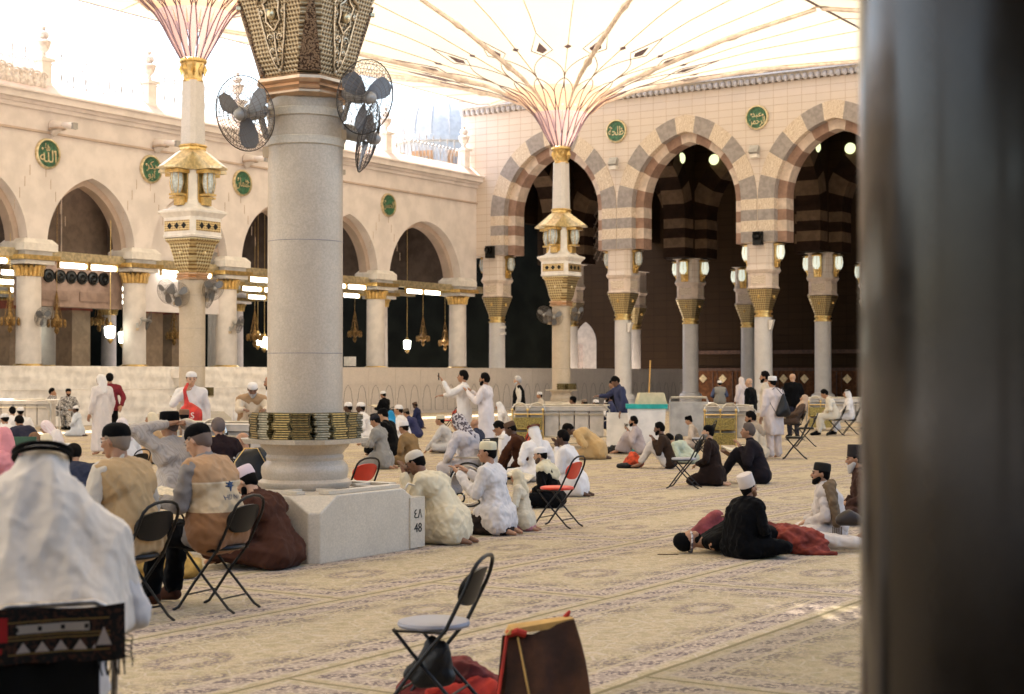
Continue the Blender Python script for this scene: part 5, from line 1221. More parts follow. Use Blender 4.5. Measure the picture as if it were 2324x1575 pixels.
    if beard:
        q = MB(); q.hull([(hp_(0, .07, -.098), .028), (hp_(0, .05, -.075), .044), (hp_(.05, .02, -.05), .026), (hp_(-.05, .02, -.05), .026)]+([(hp_(0, .07, -.15), .025)] if p.get('blong') else []), D160); q.hull([(hp_(-.022, .094, -.042), .008), (hp_(.022, .094, -.042), .008)]); part('beard', q, cloth(beard))
    if d < 36:
        for x in (-1, 1):
            q = MB(); q.ell(hp_(x*.032, .0815, .006), (.012, .007, .006), 8, 5, hq); part('eye', q, M_black)
        if hair != 'bald' and hat != 'ghutra' or True:
            q = MB()
            for x in (-1, 1): q.tube([hp_(x*.015, .088, .027), hp_(x*.035, .086, .033), hp_(x*.052, .072, .027)], .0045, 4)
            part('eyebrows', q, cloth(HAIR if hair in ('bald', None) else hair))
    if hat in ('kufi', 'fez', 'dome'):
        q = MB(); ang = [2*PI*k/28 for k in range(28)]
        if hat == 'dome': prof = [(.093, .032), (.097, .045), (.094, .072), (.083, .098), (.062, .116), (.033, .126), (.004, .128)]
        elif hat == 'kufi': prof = [(.093, .038), (.097, .047), (.094, .10), (.090, .118), (.082, .127), (.05, .132), (.004, .133)]
        else: prof = [(.096, .03), (.099, .04), (.094, .17), (.088, .178), (.05, .18), (.004, .18)]
        tl = Matrix.Rotation(.12, 3, 'X'); n_ = 28
        for r, z in prof:
            for t in ang: q.v.append(tuple(HD+hq @ (tl @ V(r*.93*math.cos(t), r*1.04*math.sin(t)-.012, z))))
        for i in range(len(prof)-1):
            for k in range(n_): q.f.append((i*n_+k, i*n_+(k+1) % n_, (i+1)*n_+(k+1) % n_, (i+1)*n_+k)); q.mi.append(0)
        q.f.append(tuple(range(n_))[::-1]); q.mi.append(0); part('cap', q, cloth(hatc, p.get('hatpat')), True)
    if p.get('agal'):
        for dz in (0, .018):
            q = MB(); q.tube([HD+hq @ V(.096*math.cos(t), .108*math.sin(t)-.018, .088+dz-.012*math.sin(t)) for t in [2*PI*k/28 for k in range(28)]], .0085, 8, closed=True); part('head_cord', q, cloth(p['agal'] if isinstance(p['agal'], tuple) else HAIR))
    if p.get('glasses'):
        q = MB()
        for x in (-1, 1): q.tube([hp_(x*.034+.021*math.cos(t), .100, .008+.017*math.sin(t)) for t in [2*PI*k/14 for k in range(14)]], .0016, 4, closed=True); q.tube([hp_(x*.055, .1, .012), hp_(x*.086, .0, .014)], .0016, 4)
        part('glasses', q, M_silver)
    if shoes:
        for sd in 'LR':
            q = MB(); a = J['an'+sd]; t = J['to'+sd]; q.hull([(a+V(0, -.03, -.035), .042), (a+V(0, 0, 0), .044), (t, .034), (t+V(0, .02, -.005), .026)], D160); part('shoe', q, cloth(shoes))
    tag(root, label, 'person', None)
    root['jr'] = 1; del root['jr']
    PJ[label] = (root, J, sc, rz, loc)
    return root, J
PJ = {}
def hash_(s):
    h = 7
    for ch in s: h = (h*131+ord(ch)) % 1000003
    return h
# ---------------------------------------------------------------- people
GRY, NVY, BRN, TAN, BLK = (.30, .27, .25), (.018, .022, .06), (.05, .024, .018), (.38, .24, .13), (.0035, .0035, .004)
DKB = (.022, .013, .014); BEI = (.50, .37, .24); LTB = (.40, .42, .48); PNK = (.62, .25, .28); MRN = (.17, .022, .03); KHA = (.36, .24, .10)
q = person
# front row, seen large
q('person in white head cloth with black cord on a steel chair, nearest lower left', 72, 1000, 5.8, 14, 'chair', (.66, .62, .60), hat='ghutra', hatc=(.75, .67, .58), agal=1, fat=1.12, gl=1, lean=.18, hp=.25, arms='lap', amp=.016, wide=1, hatpat=None)
q('person in beige vest and black cap with glasses on a chair behind the white-draped one', 258, 957, 10.9, 62, 'chair', (.52, .46, .38), leg=(.30, .22, .20), hat='dome', hatc=BLK, vest=(.42, .28, .14), fat=1.22, glasses=1, lean=.16, hp=.15, hy=.1, arms='lap', hair=(.22, .17, .13), near=1, shoes=BLK)
q('person in tan aid-worker vest with blue emblem and black cap reading on a chair', 446, 960, 11.5, 66, 'chair', (.22, .20, .19), leg=(.004, .004, .005), hat='dome', hatc=BLK, vest=(.42, .25, .13), fat=1.18, glasses=1, lean=.20, hp=.45, arms='book', hair=(.16, .12, .10), near=1, shoes=(.05, .02, .012), legf=.02, sk=SK1, vpat='yoke')
q('person in dark brown robe and pink-white cap sitting cross-legged against the planter', 553, 1055, 13.9, 68, 'cross', (.062, .026, .017), hat='kufi', hatc=(.66, .52, .54), fat=1.15, lean=.34, curl=.32, hp=.65, kf=.17, knz=.03, arms='lap', beard=HAIR, sk=SK1, near=1, amp=.026)
q('person in striped shirt with both hands behind the head, seated mid left', 381, 928, 15.2, 58, 'chair', (.46, .40, .35), leg=BLK, pat='stripe', hat='kufi', hatc=BLK, fat=1.15, arms='head', lean=.12, hp=.15, shoes=BLK, hair=(.12, .09, .08))
q('person in plain dark plum shirt, grey cropped hair, back turned beside the cart', 491, 951, 18.3, 25, 'chair', DKB, leg=BLK, hair=(.14, .11, .10), fat=1.1, lean=.22, hp=.3, arms='lap', shoes=BLK)
q('person with shaved head and short beard in pale blue top, low behind the backpack', 549, 981, 20.5, 72, 'cross', LTB, hair='bald', beard=HAIR, lean=.2, hp=.2, sk=SK2)
q('person standing in long white robe and white wrapped head cloth, left of centre-left mast', 228, 846, 33, 52, 'stand', (.64, .57, .54), hat='ghutra', hatc=WHT, arms='down', hy=.2, fat=1.05)
q('person in maroon shirt and black trousers standing behind the white robed walker', 246, 848, 36.5, 20, 'stand', MRN, leg=BLK, arms='back', lean=.16, fat=1.12, shoes=BLK)
q('soldier in grey camouflage on a folding chair with hand on chin', 119, 881, 48, 256+20, 'chair', GRY, leg=GRY, pat='camo', arms=('lap', 'chin'), hair=HAIR, shoes=BLK, lean=.1)
q('soldier in grey camouflage and tilted black beret on the right-hand chair', 156, 881, 48, 215, 'chair', GRY, leg=GRY, pat='camo', arms='lap', hat='dome', hatc=BLK, beard=HAIR, shoes=BLK, lean=.0)
q('person in pale blue-white robe kneeling low behind the walker, white cap', 172, 920, 43, 85, 'kneel', (.56, .58, .62), hat='dome', hatc=WHT, sk=SK4, arms='lap')
q('person in white shirt and white cap holding a red shoulder bag', 436, 842, 26, 200, 'stand', WHT, leg=(.5, .45, .4), hat='dome', hatc=WHT, arms=('down', 'bag'), fat=1.05, sk=SK1, shoes=BLK)
q('stooping person in cream robe and tan open shawl behind the cart, white cap', 580, 867, 26, 195, 'stand', (.60, .50, .38), hat='dome', hatc=WHT, sk=SK3, lean=.45, hp=.5, arms='fwd', shawl=TAN, shl='long', beard=(.4, .38, .36))
q('bearded person in white shirt standing partly behind the big near column', 612, 852, 27.5, 110, 'stand', WHT, leg=GRY, hair='bald', beard=HAIR, arms='lap', lean=.05, hp=.3, shoes=BLK)
q('small seated person in white with cap against the arch partition, left of the column', 541, 901, 46, 60, 'cross', WHT, hat='dome', hatc=WHT, sk=SK4, hp=.3)
# left cluster
q('black-haired person in white shirt seated before the white railing, left edge', 24, 924, 40, 30, 'cross', WHT, hp=.1)
q('person in white with white cap seated before the white railing', 42, 923, 39, 25, 'cross', WHT, hat='dome', hatc=WHT, hp=.1, sk=SK3)
q('hunched person in dark navy shirt at the far left, seen from behind', 33, 945, 33, 40, 'cross', (.03, .03, .05), lean=.5, curl=.4, hp=.5, fat=1.25)
q('person in white robe leaning forward at the left frame edge', 4, 938, 33, 40, 'cross', WHT, hat='dome', hatc=WHT, lean=.4, hp=.3)
q('person bowing in a pink and white checked head cloth', 104, 951, 28, 80, 'cross', (.60, .48, .50), hat='ghutra', hatc=(.64, .48, .50), hatpat='check', lean=.45, hp=.6)
q('person in white hooded cloth seated between the pink head cloth and the agal wearer', 122, 972, 25, 30, 'cross', WHT, hat='hijab', hatc=(.66, .60, .58), hp=.3)
q('person with cream head wrap low behind the agal wearer', 98, 981, 23.5, 30, 'cross', CRM, hat='hijab', hatc=CRM, hp=.3)
q('brown fuzzy-haired person low behind the agal wearer', 71, 984, 23, 30, 'cross', TAN, hair=(.18, .10, .06), hp=.2)
q('person in pink robe at the left frame edge', 2, 950, 20.5, 60, 'cross', PNK, hat='hijab', hatc=PNK, fat=1.2)
q('person with dark blue folded jacket lap, hidden behind the agal wearer', 148, 1012, 19, 20, 'cross', (.03, .035, .06), hair=HAIR, lean=.6, hp=.6)
q('person in red-white patterned head cloth and white robe on a chair beside the standing walker', 273, 945, 21.5, 60, 'chair', WHT, hat='ghutra', hatc=(.66, .58, .57), hatpat=None, lean=.25, hp=.35, gl=0, fat=1.15)
q('person in cream head scarf facing left, mid left distance', 343, 932, 30, 85, 'cross', (.46, .30, .16), hat='hijab', hatc=CRM, hp=.1)
q('person with brown knitted cap in front of the red bag carrier', 416, 926, 24, 20, 'chair', (.3, .2, .14), hat='kufi', hatc=(.20, .11, .07), hp=.1)
# middle distance, right of the column
q('seated person in brown with white cap just right of the big column', 789, 912, 40, 75, 'cross', BRN, hat='dome', hatc=WHT, sk=SK4)
q('seated person in white with white cap beside the brown one at the column', 818, 912, 40, 85, 'cross', WHT, hat='dome', hatc=WHT, sk=SK4, lean=.4)
q('person in black robe reading a book on a chair by the arch partition', 869, 887, 46, 60, 'chair', BLK, hat='dome', hatc=WHT, arms='book', hp=.3)
q('person in white with white cap, small, beside the blue one', 904, 918, 38.5, 80, 'cross', WHT, hat='dome', hatc=WHT)
q('person in bright blue cloth among the distant rows', 885, 930, 41, 60, 'cross', (.02, .22, .45), hat='hijab', hatc=(.02, .22, .45), lean=.5)
q('person in black top and black cap with pale neck, mid distance', 868, 922, 32.5, 70, 'cross', BLK, hat='dome', hatc=BLK, hp=.4, sk=SK1)
q('person in navy robe with tall brown cap praying near the partition', 942, 912, 49, 75, 'kneel', NVY, hat='kufi', hatc=(.10, .06, .04), sk=SK4, hp=.5)
q('person in navy robe leaning forward, brown-grey cap, mid distance', 921, 926, 42, 70, 'cross', (.04, .042, .10), hat='kufi', hatc=(.16, .12, .09), lean=.4, curl=.3, hp=.4)
q('person in long grey robe kneeling on bare feet right of the column books', 851, 940, 28.3, 72, 'kneel', (.25, .235, .215), hair=HAIR, hat='dome', hatc=(.02, .02, .025), arms='book', hp=.45, lean=.18, amp=.026)
q('person in mustard brown robe and white cap beside the grey robed kneeler', 915, 954, 29, 62, 'cross', (.24, .15, .07), hat='kufi', hatc=WHT, lean=.3, curl=.2, hp=.25, fat=1.1)
q('person in light grey leaning on one arm with cream cap, mid distance', 998, 939, 34, 80, 'cross', (.48, .45, .43), hat='kufi', hatc=CRM, arms='floor', lean=.5)
q('person in scribble-patterned grey scarf slumped in a wheelchair', 1038, 934, 20.5, 62, 'chair', (.50, .45, .44), hat='ghutra', hatc=(.2, .18, .18), hatpat='scribble', lean=.25, curl=.3, hp=.35, fat=1.2, arms='knee')
q('person in cream robe and knitted cap praying with hands to face beside block 48', 941, 1022, 15.9, 70, 'kneel', (.66, .57, .40), hat='dome', hatc=(.58, .52, .44), sk=SK3, arms='face', lean=.42, curl=.35, hp=.55, fat=1.22, near=1, amp=.024)
q('person in white shirt and embroidered cap kneeling with raised open palms', 1105, 997, 16.8, 66, 'kneel', (.64, .60, .58), leg=(.03, .022, .02), hat='kufi', hatc=(.66, .60, .42), arms='pray', lean=.16, hp=.1, hy=.25, fat=1.15, near=1, amp=.022)
q('child in cream head scarf and pink skirt sitting behind the white-shirted kneeler', 1172, 1070, 17.2, 75, 'kneel', (.62, .54, .40), leg=(.40, .16, .17), hat='hijab', hatc=(.62, .54, .38), legpat='lace', hp=.35, sc=.66, arms='lap')
q('person in black robe with cream shawl and white cap, back to the red chair', 1226, 1013, 20.2, 75, 'cross', BLK, hat='dome', hatc=WHT, shawl=(.62, .55, .38), lean=.3, hp=.2, sk=SK1, fat=1.3, beard=(.12, .08, .06))
q('person in white robe with short black hair and spectacles cord behind the red chair', 1277, 977, 22, 68, 'kneel', WHT, sk=SK4, hp=.25, lean=.3, arms='chin', fat=1.05)
q('youth in dark brown hooded jacket leaning over open papers', 1158, 954, 25.5, 80, 'kneel', (.055, .020, .010), leg=BLK, hat='kufi', hatc=(.10, .06, .04), sk=SK4, lean=.4, hp=.5, arms='floor', amp=.03, fat=1.15)
q('black-haired youth in white bowing head onto hand beside the brown jacket', 1133, 956, 27, 80, 'kneel', WHT, sk=SK2, lean=.45, hp=.7, arms='chin')
q('person in white cloth wound with dark red head band, seen from behind', 1211, 961, 25, 35, 'cross', WHT, hat='ghutra', hatc=WHT, agal=(.12, .03, .02), hp=.2, lean=.3)
q('person curled forward in mustard tan robe in front of the central cart', 1290, 961, 31.5, 85, 'kneel', (.50, .33, .15), sk=SK4, lean=.75, curl=.7, hp=1.0, arms='lap', fat=1.2)
q('standing person in white robe holding up a phone', 1050, 841, 31.3, 82, 'stand', WHT, arms=('phone', 'fwd'), sk=SK2, hp=.0, fat=1.0)
q('standing bearded person in white robe with raised open hands', 1099, 847, 31.0, 72, 'stand', (.66, .60, .60), arms='pray', sk=SK2, beard=HAIR, hp=.05, fat=1.08)
q('person in white robe and hood bending behind the two standing worshippers', 1132, 910, 37, 75, 'chair', WHT, hat='hijab', hatc=WHT, lean=.4, hp=.3)
q('person in dark navy kneeling behind the standing bearded one', 1077, 950, 30, 70, 'kneel', (.03, .035, .06), hair='bald', lean=.3)
q('balding elder in black waistcoat and white sleeves walking behind the cart', 1174, 854, 40, 88, 'stand', (.62, .55, .46), leg=BLK, vest=BLK, vlong=1, hair=(.45, .42, .40), beard=(.55, .52, .5), arms='down', sk=SK1, fat=1.08, shoes=BLK)
q('person in beige robe and white cap seated at the left of the far mast', 1224, 888, 50, 100, 'chair', (.5, .42, .33), hat='kufi', hatc=WHT, lean=.3)
for i, (x, y, hc, tc, nm) in enumerate(((1300, 893, BLK, BLK, 'black capped head directly right of the far mast base'), (1326, 905, (.2, .15, .12), BRN, 'brown capped head above the cart rim'), (1352, 906, WHT, WHT, 'white capped head above the cart rim, left one'), (1377, 907, WHT, WHT, 'white capped head above the cart rim, middle one'), (1402, 903, WHT, WHT, 'white capped head above the cart rim, right one'))):
    q('seated person with '+nm, x, y, 49, 60, 'cross', tc, hat='dome', hatc=hc, sk=SK3)
q('worker in navy overalls with white badge standing at the water cart', 1396, 868, 36, 105, 'stand', (.045, .05, .10), leg=(.04, .045, .09), arms=('down', 'fwd'), lean=.22, hp=.6, sk=SK3, sc=1.0, fat=1.02, shoes=BLK)
q('person in black standing behind the navy worker', 1390, 861, 38, 80, 'stand', BLK, leg=BLK, arms='lap', lean=.15, shoes=BLK, hat='dome', hatc=BLK)
q('seated worker in navy with bearded face left of the standing one', 1382, 890, 37, 85, 'chair', (.045, .05, .10), leg=(.04, .045, .09), beard=HAIR, hp=.1, shoes=BLK, sk=SK3)
q('person in grey-mauve tunic sitting with raised knees by the white bin', 1437, 945, 33.4, 80, 'kneesup', (.42, .35, .34), arms='knee', beard=HAIR, hp=.05, sk=SK2)
q('person in dark brown sweater and white trousers hugging the knees', 1496, 959, 28.4, 78, 'kneesup', (.035, .020, .013), leg=(.56, .50, .45), arms='knee', beard=HAIR, sk=SK3, hp=.2)
q('person in pale mint robe resting behind the brown sweater', 1520, 985, 30, 70, 'cross', (.42, .46, .36), lean=.7, curl=.5, hp=.6, hair=HAIR, fat=1.15)
q('person in white shirt and black cap cross-legged with dark pot', 1563, 942, 36, 80, 'cross', (.60, .50, .42), hat='kufi', hatc=BLK, hp=.4, sk=SK1)
q('person in dark brown tunic and black cap kneeling with bare soles', 1607, 963, 24.1, 72, 'kneel', (.020, .012, .010), hat='dome', hatc=BLK, arms='lap', hp=.0, sk=SK1, fat=1.15, beard=(.3, .28, .26))
q('heavy person in charcoal shirt and trousers sitting bareheaded, grey cropped hair', 1697, 961, 24.6, 80, 'kneesup', (.014, .011, .014), leg=(.012, .010, .012), hair=(.10, .08, .07), arms='knee', sk=SK2, fat=1.3, hp=.0)
q('person in white tunic with black drawstring bag standing at right', 1753, 851, 31.8, 30, 'stand', (.62, .53, .50), hat='kufi', hatc=WHT, hem=.52, arms='down', lean=.06, fat=1.05)
q('bearded dark-haired person in cream standing just left of the drawstring bag', 1735, 843, 34.5, 75, 'stand', (.58, .50, .40), beard=HAIR, arms='down', sk=SK2)
q('bald person in black sweater standing at right, profile to the left', 1700, 858, 37, 60, 'stand', BLK, leg=BLK, hair='bald', arms='down', sk=SK1, fat=1.1, shoes=BLK)
q('bald person in black jacket seen from behind, far right', 1799, 850, 42, 10, 'stand', BLK, leg=(.02, .02, .03), hair='bald', arms='down', sk=SK1, fat=1.15, shoes=BLK, sc=1.02)
q('person in blue shirt and grey dungarees with white cap, far back', 1633, 863, 52, 10, 'stand', (.07, .09, .16), leg=(.25, .25, .25), vest=(.22, .21, .19), vlong=1, hat='dome', hatc=WHT, arms='lap', shoes=BLK)
q('person in white hooded scarf and white gown, far back beside a column', 1682, 854, 50, 40, 'stand', (.60, .52, .52), hat='hijab', hatc=(.60, .52, .50), arms='down', fat=.9)
q('person in cream with striped scarf behind the book stand', 1703, 934, 31.5, 80, 'cross', (.55, .45, .32), shawl=(.34, .26, .18), beard=HAIR, hp=.25)
q('hooded person in brown reclining on chairs at right', 1824, 893, 40.5, 85, 'recl', (.085, .055, .04), leg=(.06, .04, .03), hat='hijab', hatc=(.50, .36, .26), arms='lap', hp=-.2, shoes=BLK)
q('bent person in long white robe on a folding chair, far right', 1871, 884, 43.5, 82, 'chair', (.62, .56, .46), lean=.32, curl=.2, hp=.5, hair=HAIR, shoes=BLK, fat=1.08)
q('person in white robe and white head cloth with black cord on the rightmost folding chair', 1921, 882, 44, 82, 'chair', WHT, hat='ghutra', hatc=WHT, agal=1, lean=.12, shoes=BLK, fat=1.08)
# right foreground group
q('person in white cloak with brown fringed shawl and striped black cap at right', 1862, 1045, 15.9, 82, 'cross', (.56, .50, .46), hat='kufi', hatc=(.022, .02, .018), shawl=(.52, .46, .42), shl='long', sk=SK2, beard=HAIR, lean=.18, hp=.0, fat=1.25, near=1)
q('grey-bearded person half hidden by the dark pillar', 1939, 1007, 18.0, 85, 'cross', BRN, hat='fez', hatc=(.03, .025, .025), beard=(.45, .42, .40), blong=1, sk=SK2, hp=.1)
q('person in black cloak and tilted tall white cap leaning back behind the lying one', 1700, 1079, 14.7, -62, 'cross', BLK, hat='fez', hatc=(.60, .52, .46), lean=.16, hp=-.25, ht=.0, hy=.1, beard=(.25, .13, .07), shawl=BLK, shl='long', wide=1, fat=1.5, sk=SK2, near=1)
# the person lying on the carpet
def lying(label, px, d, yaw, col, headk, sk_, sc_=1.0, knees=True):
    b = MB(); c = MB(); lw = MB(); H = V(0, 0, .11)
    b.hull([(H, .088), (H+V(-.01, .0, .02), .09)]); b.hull([(H+V(.06, 0, .06), .05), (H, .07)]); b.hull([(H+V(.03, 0, .10), .016), (H+V(.0, 0, .108), .012)])
    b.hull([(H+V(.09, 0, 0), .055), (V(.18, 0, .10), .06)]); b.hull([(V(.22, -.16, .10), .06), (V(.22, .16, .10), .06), (V(.75, -.08, .12), .10), (V(.75, .08, .12), .10)])
    c.hull([(V(.25, -.17, .12), .09), (V(.25, .17, .12), .09), (V(.42, 0, .19), .14), (V(.16, 0, .11), .06)]); c.hull([(V(.42, 0, .19), .145), (V(.78, -.09, .14), .13), (V(.78, .09, .14), .13)])
    K = V(1.15, 0, .45) if knees else V(1.25, 0, .12)
    for s in (-1, 1):
        b.hull([(V(.75, s*.08, .12), .06), (K+V(0, s*.11, 0), .05)]); b.hull([(K+V(0, s*.11, 0), .045), (V(1.72, s*.11, .08), .035)]); b.hull([(V(.26, s*.15, .11), .045), (V(.46, s*.27, .13), .04)])
        lw.hull([(V(.85, s*.09, .13), .11), (K+V(0, s*.11, 0), .09)]); lw.hull([(K+V(0, s*.11, 0), .075), (V(1.5 if knees else 1.72, s*.11, .08), .06)]); b.hull([(V(1.5 if knees else 1.72, s*.11, .08), .045), (V(1.66 if knees else 1.8, s*.12, .05 if knees else .14), .035)])
        e = V(.46, s*.27, .13); h = V(.40, s*.05, .345); c.hull([(V(.26, s*.19, .12), .075), (e, .07)]); b.hull([(e, .045), (h, .03)]); b.hull([(h, .028), (h+V(-.03, -s*.07, .01), .022)]); c.hull([(e, .058), (e+(h-e)*.3, .05)])
    mb_, mc = remesh([(b, .012, 2), (c, .016, 3)]); fn = MB()
    for s in (-1, 1):
        for k in range(4): h = V(.38+.018*k, -s*.025, .358-.002*k); fn.hull([(h, .0095), (h+V(-.008, -s*.045, -.004), .008)]); fn.hull([(h+V(-.008, -s*.045, -.004), .008), (h+V(-.012, -s*.075, -.018), .007)])
        fn.hull([(V(.365, s*.03, .36), .011), (V(.335, -s*.01, .36), .009)])
    bm = bmesh.new(); bm.from_mesh(mb_); t = fn.mesh('t'); bm.from_mesh(t); bm.to_mesh(mb_); bm.free(); mb_.polygons.foreach_set('use_smooth', [True]*len(mb_.polygons))
    mb_.materials.append(skin(sk_)); r = link('person', mb_, None, P(px, d), yaw); r.scale = (sc_,)*3; wrinkle(mc, .012, 34, 5, .8); mc.materials.append(cloth(col)); link('robe', mc, r)
    ml = remesh([(lw, .016, 3)])[0]; wrinkle(ml, .016, 30, 9, .8); ml.materials.append(cloth((.60, .52, .45))); link('trousers', ml, r)
    q_ = MB(); q_.hull([(H+V(-.045, 0, .0), .095), (H+V(-.07, 0, .01), .085)], D160); q_.build('cap', cloth(headk), r, smooth='all')
    q_ = MB(); q_.tube([(H.x+.015+.004*math.cos(3*t), .098*math.cos(t), H.z+.098*math.sin(t)) for t in [2*PI*k/24 for k in range(24)]], .012, 6, closed=True); q_.build('cap_band', cloth(GRY, 'scribble'), r)
    q_ = MB(); q_.hull([(H+V(.095, 0, .05), .035), (H+V(.06, .04, .02), .03), (H+V(.06, -.04, .02), .03)], D160); q_.build('beard', cloth(HAIR), r, smooth='all')
    return tag(r, label, 'person')
lying('person in black lying on the back with hands folded on the belly', 1562, 15.05, R(7), BLK, BLK, SK2, 1.0, False)
rc = MB(); rc.hull([(V(.95, y, .13), .14) for y in (-.14, .12)]+[(V(1.22, y, .11), .12) for y in (-.16, .14)]); rc.hull([(V(.98, -.2, .06), .06), (V(1.30, -.24, .05), .05), (V(1.1, -.34, .03), .03)]); rc.hull([(V(1.1, -.32, .025), .03), (V(1.36, -.36, .02), .025)]); rc.hull([(V(.85, .1, .18), .10), (V(1.0, .2, .1), .1)])
me = remesh([(rc, .013, 3)])[0]; wrinkle(me, .03, 26, 4, .8); wrinkle(me, .008, 70, 5, .8); me.materials.append(mat('rust_red_cloth', (.22, .035, .02), .85, var=.2, sc=6))
tag(link('red_cloth', me, None, P(1562, 15.05), R(7)), 'rust red cloth draped over the white trouser legs of the lying person', 'cloth')
# ---------------------------------------------------------------- things held, worn loose, and left about
def under(label, kind='k', dy=-.06):
    root, J, sc, rz, loc = PJ[label]; l = loc.copy(); return l, rz
def chair_for(label, kind, clabel, silver=False):
    root, J, sc, rz, loc = PJ[label]; fwd = Vector((-math.sin(rz), math.cos(rz), 0)); l = loc-fwd*.02; l.z = 0
    c = chair(kind, l, rz, clabel, sc*1.0); return c
chair_for('person in beige vest and black cap with glasses on a chair behind the white-draped one', 'k', 'black folding chair under the beige-vested sitter')
chair_for('person in tan aid-worker vest with blue emblem and black cap reading on a chair', 'k', 'black folding chair under the aid-worker vest, crossing legs in full view')
chair_for('person in striped shirt with both hands behind the head, seated mid left', 'k', 'black folding chair under the striped shirt')
chair_for('person in plain dark plum shirt, grey cropped hair, back turned beside the cart', 'k', 'black folding chair under the plum-shirted sitter')
chair_for('soldier in grey camouflage on a folding chair with hand on chin', 'k', 'folding chair under the soldier with hand on chin')
chair_for('soldier in grey camouflage and tilted black beret on the right-hand chair', 'k', 'folding chair under the soldier with the beret')
chair_for('person in red-white patterned head cloth and white robe on a chair beside the standing walker', 'k', 'folding chair under the red-white head cloth wearer')
chair_for('person with brown knitted cap in front of the red bag carrier', 'k', 'folding chair under the knitted cap wearer')
chair_for('person in black robe reading a book on a chair by the arch partition', 'k', 'folding chair under the reader in black')
chair_for('person in white robe and hood bending behind the two standing worshippers', 'kg', 'folding chair under the bending white hood')
chair_for('person in beige robe and white cap seated at the left of the far mast', 'k', 'folding chair under the beige robe by the far mast')
chair_for('seated worker in navy with bearded face left of the standing one', 'k', 'folding chair under the navy worker')
chair_for('hooded person in brown reclining on chairs at right', 'k', 'black folding chair under the reclining hooded person, rear one')
chair_for('bent person in long white robe on a folding chair, far right', 'k', 'black folding chair under the bent white robe')
chair_for('person in white robe and white head cloth with black cord on the rightmost folding chair', 'k', 'rightmost black folding chair, under the corded head cloth')
# silver chair with woven blanket
root, J, sc, rz, loc = PJ['person in white head cloth with black cord on a steel chair, nearest lower left']
M_sil = mat('worn_steel', (.46, .42, .38), .35, .7, var=.25, sc=12)
so = empty('steel_chair', Vector((loc.x+.0, loc.y, .035)), rz+.17, 'worn steel frame chair under the corded head cloth, nearest at lower left', 'chair'); so.scale = (1.0,)*3
m = MB(); m.tube([(-.235, -.20, .02), (-.235, -.24, .45), (-.232, -.30, .78), (-.20, -.325, .87), (-.15, -.33, .895), (.15, -.33, .895), (.20, -.325, .87), (.232, -.30, .78), (.235, -.24, .45), (.235, -.20, .02)], .0125, 10); m.build('back_frame', M_sil, so)
MB().box((0, .0, .45), (.46, .44, .04)).build('seat', M_bpad, so, smooth=False)
for s in (-1, 1): MB().tube([(s*.22, .2, .45), (s*.22, .26, .01)], .0125, 8).build('leg', M_sil, so)
def kilim():
    m_, t, b = base('kilim', .95, 0, .1); x = t.xyz(t.coord()); z, u = x[2], x[0]
    c = t.mix(t.ramp(t.noise(60, t.coord(), 2), .5, .6), (.012, .011, .010, 1), (.05, .022, .014, 1))
    def bandf(z0, z1): return t.m('MULTIPLY', t.m('GREATER_THAN', z, z0), t.m('LESS_THAN', z, z1))
    def ux(a, b_): return t.m('MULTIPLY', t.m('GREATER_THAN', u, a), t.m('LESS_THAN', u, b_))
    tri = t.m('LESS_THAN', t.m('DIVIDE', t.m('SUBTRACT', z, .735), .035), t.m('SUBTRACT', 1.0, t.m('MULTIPLY', t.m('ABSOLUTE', t.m('SUBTRACT', t.m('FRACT', t.m('DIVIDE', u, .065)), .5)), 2.6)))
    c = t.mix(t.m('MULTIPLY', t.m('MULTIPLY', bandf(.735, .77), tri), ux(-.13, .15)), c, (.34, .28, .24, 1))
    c = t.mix(t.m('MULTIPLY', bandf(.80, .83), ux(-.12, .13)), c, (.33, .28, .23, 1))
    dot = t.m('LESS_THAN', t.m('ABSOLUTE', t.m('SUBTRACT', t.m('FRACT', t.m('DIVIDE', u, .08)), .5)), .09)
    c = t.mix(t.m('MULTIPLY', t.m('MULTIPLY', bandf(.807, .823), dot), ux(-.12, .13)), c, (.02, .018, .016, 1))
    for z0 in (.728, .778, .79, .838): c = t.mix(t.m('MULTIPLY', bandf(z0, z0+.005), ux(-.15, .2)), c, (.16, .10, .03, 1))
    c = t.mix(t.m('MULTIPLY', bandf(.775, .86), ux(-.215, -.15)), c, (.30, .02, .02, 1)); c = t.mix(t.m('MULTIPLY', bandf(.735, .755), ux(-.23, -.17)), c, (.28, .02, .02, 1))
    tr2 = t.m('LESS_THAN', t.m('ABSOLUTE', t.m('SUBTRACT', u, .18)), t.m('MULTIPLY', t.m('SUBTRACT', .81, z), .4))
    c = t.mix(t.m('MULTIPLY', bandf(.745, .81), tr2), c, (.36, .30, .26, 1))
    t.put(b.inputs['Base Color'], c); t.put(b.inputs['Normal'], t.bump(t.noise(180, t.coord()), .5, .006)); return m_
bk = empty('woven_blanket', Vector((loc.x, loc.y, .035)), rz+.17, 'black woven blanket with white triangles and red patch hanging on the steel chair back', 'blanket')
m = MB(); sheet(m, lambda u, v: (-.235+.49*u, -.345-.008*math.sin(9*u)-.02*v+.006*math.sin(25*u)*v, .885-.19*v+.006*math.sin(7*u)-(.0 if u < .0 else .0)), 30, 20, .008); m.build('weave', kilim(), bk, smooth='all')
m = MB()
for k in range(10):
    x = .16+k*.0105; m.tube([(x+.0, -.365, .70), (x+random.uniform(-.006, .006), -.37, .665), (x+random.uniform(-.012, .012), -.37, .635)], .0032, 4)
for k in range(5): m.tube([(.25, -.35, .78-.02*k), (.27+random.uniform(0, .02), -.36, .77-.02*k), (.28, -.36, .74-.02*k)], .003, 4)
m.build('fringe', M_bpad, bk)
